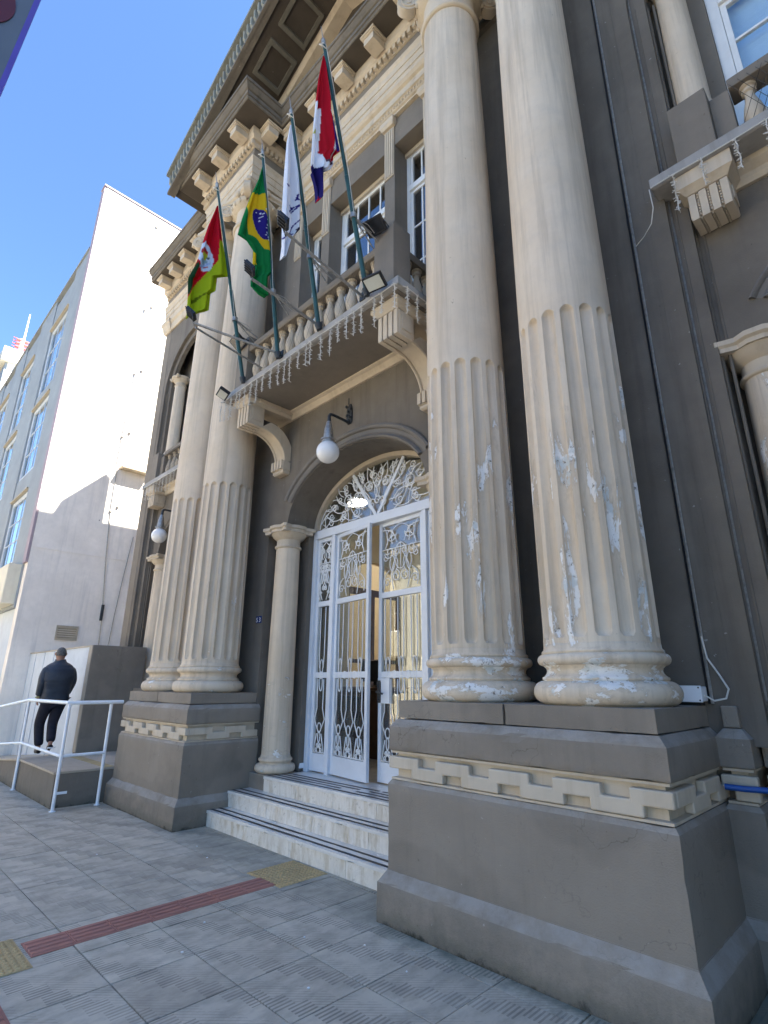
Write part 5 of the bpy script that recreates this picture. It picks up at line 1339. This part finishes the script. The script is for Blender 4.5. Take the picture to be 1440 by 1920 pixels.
for k in range(5): part('vent_slat', MB().add([(NX+.004, 3.756, 2.545+k*.051), (NX+.004, 4.164, 2.545+k*.051), (NX+.024, 4.164, 2.575+k*.051), (NX+.024, 3.756, 2.575+k*.051), (NX+.004, 3.756, 2.552+k*.051), (NX+.004, 4.164, 2.552+k*.051), (NX+.024, 4.164, 2.582+k*.051), (NX+.024, 3.756, 2.582+k*.051)], [(0,3,2,1),(4,5,6,7),(0,1,5,4),(1,2,6,5),(2,3,7,6),(3,0,4,7)]), 'sill', vt)
part('canopy', MB().box(NX+.001, NX+.27, 4.52, 5.3, 7.10, 7.17), 'sill', NB)
for (y, z) in ((4.49, 12.28), (4.67, 12.49), (4.51, 10.08), (4.68, 10.26), (4.46, 8.06), (4.63, 8.24), (4.48, 5.89), (4.64, 6.05), (4.42, 15.4)): part('cable_clip', MB().box(NX+.001, NX+.05, y-.03, y+.03, z-.03, z+.03), 'steel', NB)
def wall_run(name, label, pts, r=.011): cable(name, label, [(NX+.02, y, z) for y, z in pts], r, 'steel')
wall_run('wall_cable', 'thin grey cable running down the white side wall above the canopy', [(4.44, 15.4), (4.47, 12.3), (4.50, 10.1), (4.45, 8.1), (4.43, 7.2)])
wall_run('wall_cable', 'thin grey cable running down the white side wall below the canopy', [(4.46, 7.06), (4.47, 5.9), (4.55, 4.6), (4.69, 3.1), (4.72, 2.2)], .013)
wall_run('wall_cable', 'slanting grey cable low on the white side wall beside the town hall', [(5.15, 5.3), (5.05, 4.2), (4.98, 3.2), (4.93, 2.2)], .012)
tag(part('meter_box', MB().box(NX+.001, NX+.06, 4.64, 4.70, 3.02, 3.42), 'irondark', bevel=.005), 'narrow dark box on the cable low on the white side wall', 'box')
pts = []
for k in range(21):
    t = k/20; a = Vector((NX+.01, 4.25, 5.58)); b = Vector((-36, -1.0, 8.2)); p = a.lerp(b, t); p.z -= 1.9*4*t*(1-t)*.55; pts.append(p)
cable('overhead_cable', 'dark overhead cable spanning from the white side wall to the left', pts, .012, 'plastic_black')

RN = thing('added_shade_building', 'tall plain grey block added right of the town hall, unseen, to block sky light', 'building', (8, 6, 0))  # out of view, added to darken the faces turned to the right
part('wall', MB().box(2.6, 18, 1.2, 16, 0, 15.5), 'ngrey', RN); part('parapet', MB().box(2.5, 18.1, 1.1, 16.1, 15.501, 15.8), 'ngrey', RN)
# far tower block with antenna
FT = thing('tower_block', 'distant pale tower block rising behind the office building at the left edge', 'building', (-44, 0, 0))
part('side_wall', MB().box(-41.2, -40, 4.22, 14, 0, 21.9), 'nwhite', FT); part('front_wall', MB().box(-60, -40.004, 4.1, 4.219, 0, 21.9), 'ngrey', FT)
part('roof_band', MB().box(-60, -39.7, 3.8, 14, 21.901, 22.9), 'nband', FT)
for k in range(9): part('balcony_strip', MB().box(-60, -41.0, 3.7, 4.099, 3+k*2.1, 3.9+k*2.1), 'irondark', FT)
AN = thing('antenna_mast', 'red and white antenna mast standing on the distant tower roof', 'antenna', (-40.6, 4.8, 22.9))
part('lattice', MB().tube([(-40.6, 4.8, 22.9), (-40.6, 4.8, 24.3)], .16, 6), 'nwhite', AN); part('spike', MB().tube([(-40.6, 4.85, 24.3), (-40.6, 4.85, 26.4)], [.07, .04], 8), 'plastic_white', AN)
cb = MB()
for k in range(5): cb.box(-40.75, -40.45, 4.45, 5.15, 23.0+k*.28, 23.06+k*.28)
for k in range(6): cb.tube([(-40.6, 4.5, 23.1+k*.22), (-40.6, 4.25, 23.15+k*.22)], .03, 5); cb.tube([(-40.6, 5.1, 23.1+k*.22), (-40.6, 5.35, 23.15+k*.22)], .03, 5)
part('aerial', cb, plain('red_aerial', (.5, .12, .12), .6), AN); part('whip', MB().tube([(-40.6, 5.35, 22.9), (-40.6, 5.42, 24.4)], .025, 5), 'plastic_white', AN)

# ------------------------------------------------------------------ sign by the kerb, top left
SG = thing('street_sign', 'large grey street sign with a dark red disc, cut by the top left corner', 'sign', (-2.2, -.35, 0))
tz = lambda z: .052*(z-3.75)
part('board', MB().add([(x, y+(tz(z) if y > -.1 else 0), z) for x in (-2.215, -2.20) for (y, z) in ((-.62, 3.3), (-.008, 3.3), (-.008, 5.0), (-.62, 5.0))], [(0,3,2,1),(4,5,6,7),(0,1,5,4),(1,2,6,5),(2,3,7,6),(3,0,4,7)]), plain('sign_grey', (.12, .15, .19), .5, var=.05), SG)
part('fringe_strip', MB().add([(x, y+tz(z), z) for x in (-2.216, -2.197) for (y, z) in ((-.024, 3.3), (-.005, 3.3), (-.005, 5.0), (-.024, 5.0))], [(0,3,2,1),(4,5,6,7),(0,1,5,4),(1,2,6,5),(2,3,7,6),(3,0,4,7)]), plain('purple_fringe', (.10, .07, .42), .4), SG)  # purple strip put in for lens colour fringe along the board's edge
dm = MB(); n = 40; dm.add([(-2.199+.004*s, -.225+.187*math.cos(2*PI*k/n), 4.255+.187*math.sin(2*PI*k/n)) for s in (0, 1) for k in range(n)], [tuple(range(n)), tuple(range(n, 2*n))]+[(k, (k+1) % n, n+(k+1) % n, n+k) for k in range(n)])
part('disc', dm, plain('sign_red', (.10, .012, .02), .5), SG); part('post', MB().tube([(-2.24, -.62, -.01), (-2.24, -.62, 5.0)], .03, 12), 'steel', SG)

# ------------------------------------------------------------------ person walking down the ramp
def skin_mesh(name, verts, edges, root, sub=2):
    me = bpy.data.meshes.new(name); me.from_pydata([v[:3] for v in verts], edges, [])
    o = bpy.data.objects.new(name, me); C.objects.link(o); o.modifiers.new('skin', 'SKIN'); 
    if not me.skin_vertices: 
        bpy.context.view_layer.objects.active = o
    sv = me.skin_vertices[0].data
    for i, v in enumerate(verts): r = v[3]; sv[i].radius = r if isinstance(r, tuple) else (r, r); sv[i].use_root = (i == root)
    s_ = o.modifiers.new('sub', 'SUBSURF'); s_.levels = sub; s_.render_levels = sub
    dg = bpy.context.evaluated_depsgraph_get(); ev = bpy.data.meshes.new_from_object(o.evaluated_get(dg))
    mb = MB(); mb.v = [tuple(v.co) for v in ev.vertices]; mb.f = [tuple(p.vertices) for p in ev.polygons]
    bpy.data.objects.remove(o); return mb
PO = Vector((-10.58, 2.83, .427)); 
def place(mb):      # local forward x, left y -> walks towards -X
    mb.v = [(PO.x-v[0], PO.y-v[1], PO.z+v[2]) for v in mb.v]; return mb
hipL, hipR = (.0, .085, .86), (-.01, -.085, .86)
kL, aL, tL = (.13, .125, .47), (.09, .08, .085), (.24, .085, .03)
kR, aR, tR = (.04, -.045, .47), (-.21, .0, .17), (-.12, .0, .04)
def chain(verts, edges, pts, start=None):
    prev = start
    for p in pts:
        verts.append(p); i = len(verts)-1
        if prev is not None: edges.append((prev, i))
        prev = i
    return prev
V, Eg = [], []
pelvis = chain(V, Eg, [(0, 0, .92, (.09, .11))]); chest = chain(V, Eg, [(.02, 0, 1.10, (.085, .11)), (.03, 0, 1.30, (.08, .11))], pelvis); neck = chain(V, Eg, [(.045, 0, 1.41, .058), (.065, 0, 1.47, .056)], chest)
head = chain(V, Eg, [(.085, 0, 1.53, (.080, .070)), (.09, 0, 1.60, (.092, .078)), (.085, 0, 1.655, (.062, .055))], neck)
ARMS = ((1, (-.035, .235, 1.10), (.035, .235, .90)), (-1, (-.02, -.225, 1.11), (.11, -.205, .93)))
for s, el, wr in ARMS:
    sh = chain(V, Eg, [(.02, s*.15, 1.33, .045)], chest); e_ = chain(V, Eg, [(*el, .034), (*wr, .026)], sh)
    hnd = chain(V, Eg, [(wr[0]+.02, wr[1], wr[2]-.05, (.022, .035)), (wr[0]+.03, wr[1]-s*.005, wr[2]-.09, (.016, .034))], e_)
    for q in range(4): chain(V, Eg, [(wr[0]+.055-.02*q, wr[1]-s*.008, wr[2]-.125, .0085), (wr[0]+.055-.02*q, wr[1]-s*.02, wr[2]-.155+.004*abs(q-1.5), .007)], hnd)
    chain(V, Eg, [(wr[0]+.055, wr[1]-s*.02, wr[2]-.065, .010), (wr[0]+.065, wr[1]-s*.03, wr[2]-.10, .008)], e_+1)
for hp, kn, an, to in ((hipL, kL, aL, tL), (hipR, kR, aR, tR)): chain(V, Eg, [(*hp, .06), (*kn, .042), (*an, .034), (*to, .026)], pelvis)
MAN = thing('person', 'grey haired person in a dark jacket and trousers walking down the ramp, seen from behind', 'person', PO)
skinm = NT('skin'); MT['skin'] = skinm.fin((.36, .20, .14), .6, 0, .3)
MT['hair'] = plain('grey_hair', (.10, .098, .095), .8, var=.6, vs=45, bump=.8, bs=120)
jk = NT('jacket_fabric'); zz = jk.xyz()[2]; q_ = jk.noise(40., 3)
rib = jk.math('SINE', jk.math('MULTIPLY', zz, 105.)); jk.bump(jk.math('ADD', jk.math('MULTIPLY', rib, .22), q_), .35, .012)
MT['jacket'] = jk.fin(jk.mix(jk.mapr(jk.noise(9.), .35, .65), (.020, .028, .042), (.032, .042, .06)), .55, 0, .4)
MT['trousers'] = plain('navy_trousers', (.012, .013, .024), .85, var=.3, vs=18, bump=.5, bs=25)
MT['shoe'] = plain('dark_shoe', (.018, .013, .012), .5)
part('body', place(skin_mesh('b', V, Eg, pelvis)), 'skin', MAN, smooth='all')
# jacket: one lofted shell from hem to collar, sleeves grown separately and overlapping the shoulders
jm_ = MB()
JL = [(.785, .150, .205), (.80, .158, .212), (.86, .160, .214), (.95, .158, .214), (1.05, .162, .222), (1.15, .175, .245), (1.25, .172, .247), (1.32, .158, .235), (1.37, .132, .196), (1.405, .112, .150), (1.43, .092, .100), (1.455, .080, .082), (1.475, .078, .078)]
def jack(u, v):
    t = v*(len(JL)-1); i = min(int(t), len(JL)-2); f = t-i; z, a, b = [JL[i][k]*(1-f)+JL[i+1][k]*f for k in range(3)]
    th = 2*PI*u; c, s_ = math.cos(th), math.sin(th); sx = abs(c)**.8*(1 if c > 0 else -1); sy = abs(s_)**.8*(1 if s_ > 0 else -1)
    w_ = 1+.018*math.sin(th*5+z*9)+.012*math.sin(z*60)
    return (.012+.03*max(0, (z-1.2))/.25+a*sx*w_, b*sy*w_, z+.012*math.sin(th*2))
jm_.grid(jack, 40, 48); part('jacket', place(jm_), 'jacket', MAN, smooth='all')
for s, el, wr in ARMS:
    V, Eg = [], []
    r_ = chain(V, Eg, [(.02, s*.150, 1.345, .085), (.01, s*.195, 1.28, .083), ((.01+el[0])/2, el[1]*.97, 1.18, .076), (*el, .069), ((el[0]+wr[0])/2, (el[1]+wr[1])/2, (el[2]+wr[2])/2, .062), (wr[0], wr[1], wr[2]-.01, .052)])
    part('sleeve', place(skin_mesh('j', V, Eg, 0)), 'jacket', MAN, smooth='all')
V, Eg = [], []
p = chain(V, Eg, [(0, 0, .90, (.13, .17))])
for hp, kn, an in ((hipL, kL, aL), (hipR, kR, aR)):
    mid = tuple((a+b)/2 for a, b in zip(hp, kn)); m2 = tuple((a+b)/2 for a, b in zip(kn, an))
    chain(V, Eg, [(hp[0], hp[1]*1.05, hp[2]-.09, .115), (*mid, .10), (*kn, .083), (*m2, .076), (an[0], an[1], an[2]+.03, .070)], p)
part('trousers', place(skin_mesh('t', V, Eg, p)), 'trousers', MAN, smooth='all')
def shoe(an, to, pitch):
    V = [(an[0]-.055, an[1], an[2]-.045, (.036, .04)), (an[0], an[1], an[2]-.02, (.04, .045))]; E_ = [(0, 1)]
    mx = ((an[0]+to[0])/2+.02, (an[1]+to[1])/2, (an[2]+to[2])/2-.012); V += [(*mx, (.032, .046)), (to[0], to[1], to[2]+.008, (.022, .042))]; E_ += [(1, 2), (2, 3)]
    return place(skin_mesh('s', V, E_, 1))
for an, to in ((aL, tL), (aR, tR)):
    s_ = part('shoe', shoe(an, to, 0), 'shoe', MAN, smooth='all')
    if an is aR:
        so = MB().tube([(an[0]-.10, an[1]-.05, an[2]-.045), (an[0]-.115, an[1], an[2]-.05), (an[0]-.10, an[1]+.05, an[2]-.045), (to[0]-.04, to[1]+.055, to[2]-.02)], .010, 6); part('sole_edge', place(so), 'plastic_white', s_)
hr = MB(); 
def hairf(u, v):
    th = 2*PI*u; ph = PI*(.02+v*.60); r = .088
    x = .085-.008+r*1.06*math.sin(ph)*math.cos(th); y = .079*math.sin(ph)*math.sin(th); z = 1.597+.092*math.cos(ph)
    if math.cos(th) > .35: z = max(z, 1.60+.02*math.cos(th))
    else: z -= .02*v
    return (x-.006, y, z)
hr.grid(hairf, 28, 12); part('hair', place(hr), 'hair', MAN, smooth='all')
fc = MB()
for s in (-1, 1): part('ear', place(MB().sphere((.085, s*.079, 1.575), .017, 8, 6, 1.7)), 'skin', MAN, smooth='all')

nz = MB().tube([(.168, 0, 1.60), (.190, 0, 1.565), (.172, 0, 1.555)], [.008, .014, .008], 6); part('nose', place(nz), 'skin', MAN, smooth='all')
part('wrist_band', place(MB().tube([(.035, .200, .878), (.072, .235, .872), (.035, .270, .876), (.0, .235, .884)], .012, 6, True)), plain('khaki_band', (.30, .28, .12), .7), MAN)

# ------------------------------------------------------------------ the other side of the street (mirrored in the glass, plus trees added to cut fill light)
OPP = thing('shop_house', 'cream shop house across the street mirrored in the door glass', 'building', (-20, -11, 0))
ow = MB(); oz = [(.9, 3.0), (4.3, 6.4)]; ox = [-40+k*3.2 for k in range(10)]
YO = -11.
for (z0, z1) in ((-.15, .9), (3.0, 4.3), (6.4, 8.6)): ow.box(-42, -7, YO-.4, YO, z0, z1)
for (z0, z1) in oz:
    e = [-42]+[v for x in ox for v in (x, x+1.5)]+[-7]
    for k in range(0, len(e), 2): ow.box(e[k], e[k+1], YO-.4, YO, z0, z1)
part('wall', ow, 'nband', OPP); part('cornice', MB().box(-42.2, -6.8, YO-.5, YO+.3, 8.601, 8.9), 'nwhite', OPP)
for (z0, z1) in oz:
    for x in ox: window(x+.01, x+1.49, YO-.3, z0+.003, z1-.003, OPP, 2, 2, None)
part('rear_wall', MB().box(-42, -7, YO-1.4, YO-1.2, -.15, 8.6), 'interior', OPP)
struct('far_pavement', MB().box(-60, 40, YO+.001, -8.5, -.3, -.02), 'concrete')
def tree(label, x, y, h, seed, nl=2600):
    rnd = random.Random(seed); t = thing('street_tree', label, 'tree', (x, y, -.02), 'trees across the street'); tk = MB()
    tk.tube([(x, y, -.05), (x+.05, y, h*.25), (x-.05, y+.05, h*.45), (x, y, h*.75)], [.17, .13, .10, .03], 8)
    lv = MB(); tips = []
    for k in range(9):
        a = k*2.4; z0 = h*(.35+.05*(k % 5)); L = h*rnd.uniform(.22, .34); e = Vector((x+L*math.cos(a), y+L*math.sin(a), z0+h*rnd.uniform(.12, .3)))
        tk.tube([(x, y, z0), (Vector((x, y, z0))+e)/2+Vector((0, 0, .1)), e], [.06, .04, .012], 6); tips += [e, (Vector((x, y, z0+h*.2))+e)/2]
    for k in range(nl):
        c = rnd.choice(tips)+Vector((rnd.gauss(0, .42), rnd.gauss(0, .42), rnd.gauss(0, .36))); s = rnd.uniform(.05, .10)
        u = Vector((rnd.gauss(0, 1), rnd.gauss(0, 1), rnd.gauss(0, .6))).normalized(); w_ = u.orthogonal().normalized()
        lv.add([c-u*s, c+w_*s*.45, c+u*s, c-w_*s*.45], [(0, 1, 2, 3)])
    part('trunk', tk, MT['wood'], t, smooth=True); part('crown', lv, plain('leaf_green', (.07, .12, .025), .6, var=.4, vs=3) if 'leaf_green' not in bpy.data.materials else bpy.data.materials['leaf_green'], t, kind='stuff', recalc=False)
tree('leafy street tree across the road mirrored in the right door leaf', -14.5, -9.4, 6.2, 3); tree('smaller leafy street tree across the road further left', -24.5, -9.4, 5.2, 8)
for k, (x, y, h) in enumerate(((-4., -11.5, 8.5), (-.5, -9.6, 7.5), (3.2, -11., 9.), (7.2, -9.8, 8.), (11., -11.2, 9.))):  # unseen row added to lessen the fill light from the right
    tree('tall dark tree added across the road to cut fill light, '+('first', 'second', 'third', 'fourth', 'fifth')[k]+' from the shop house', x, y, h, 20+k, 4200)
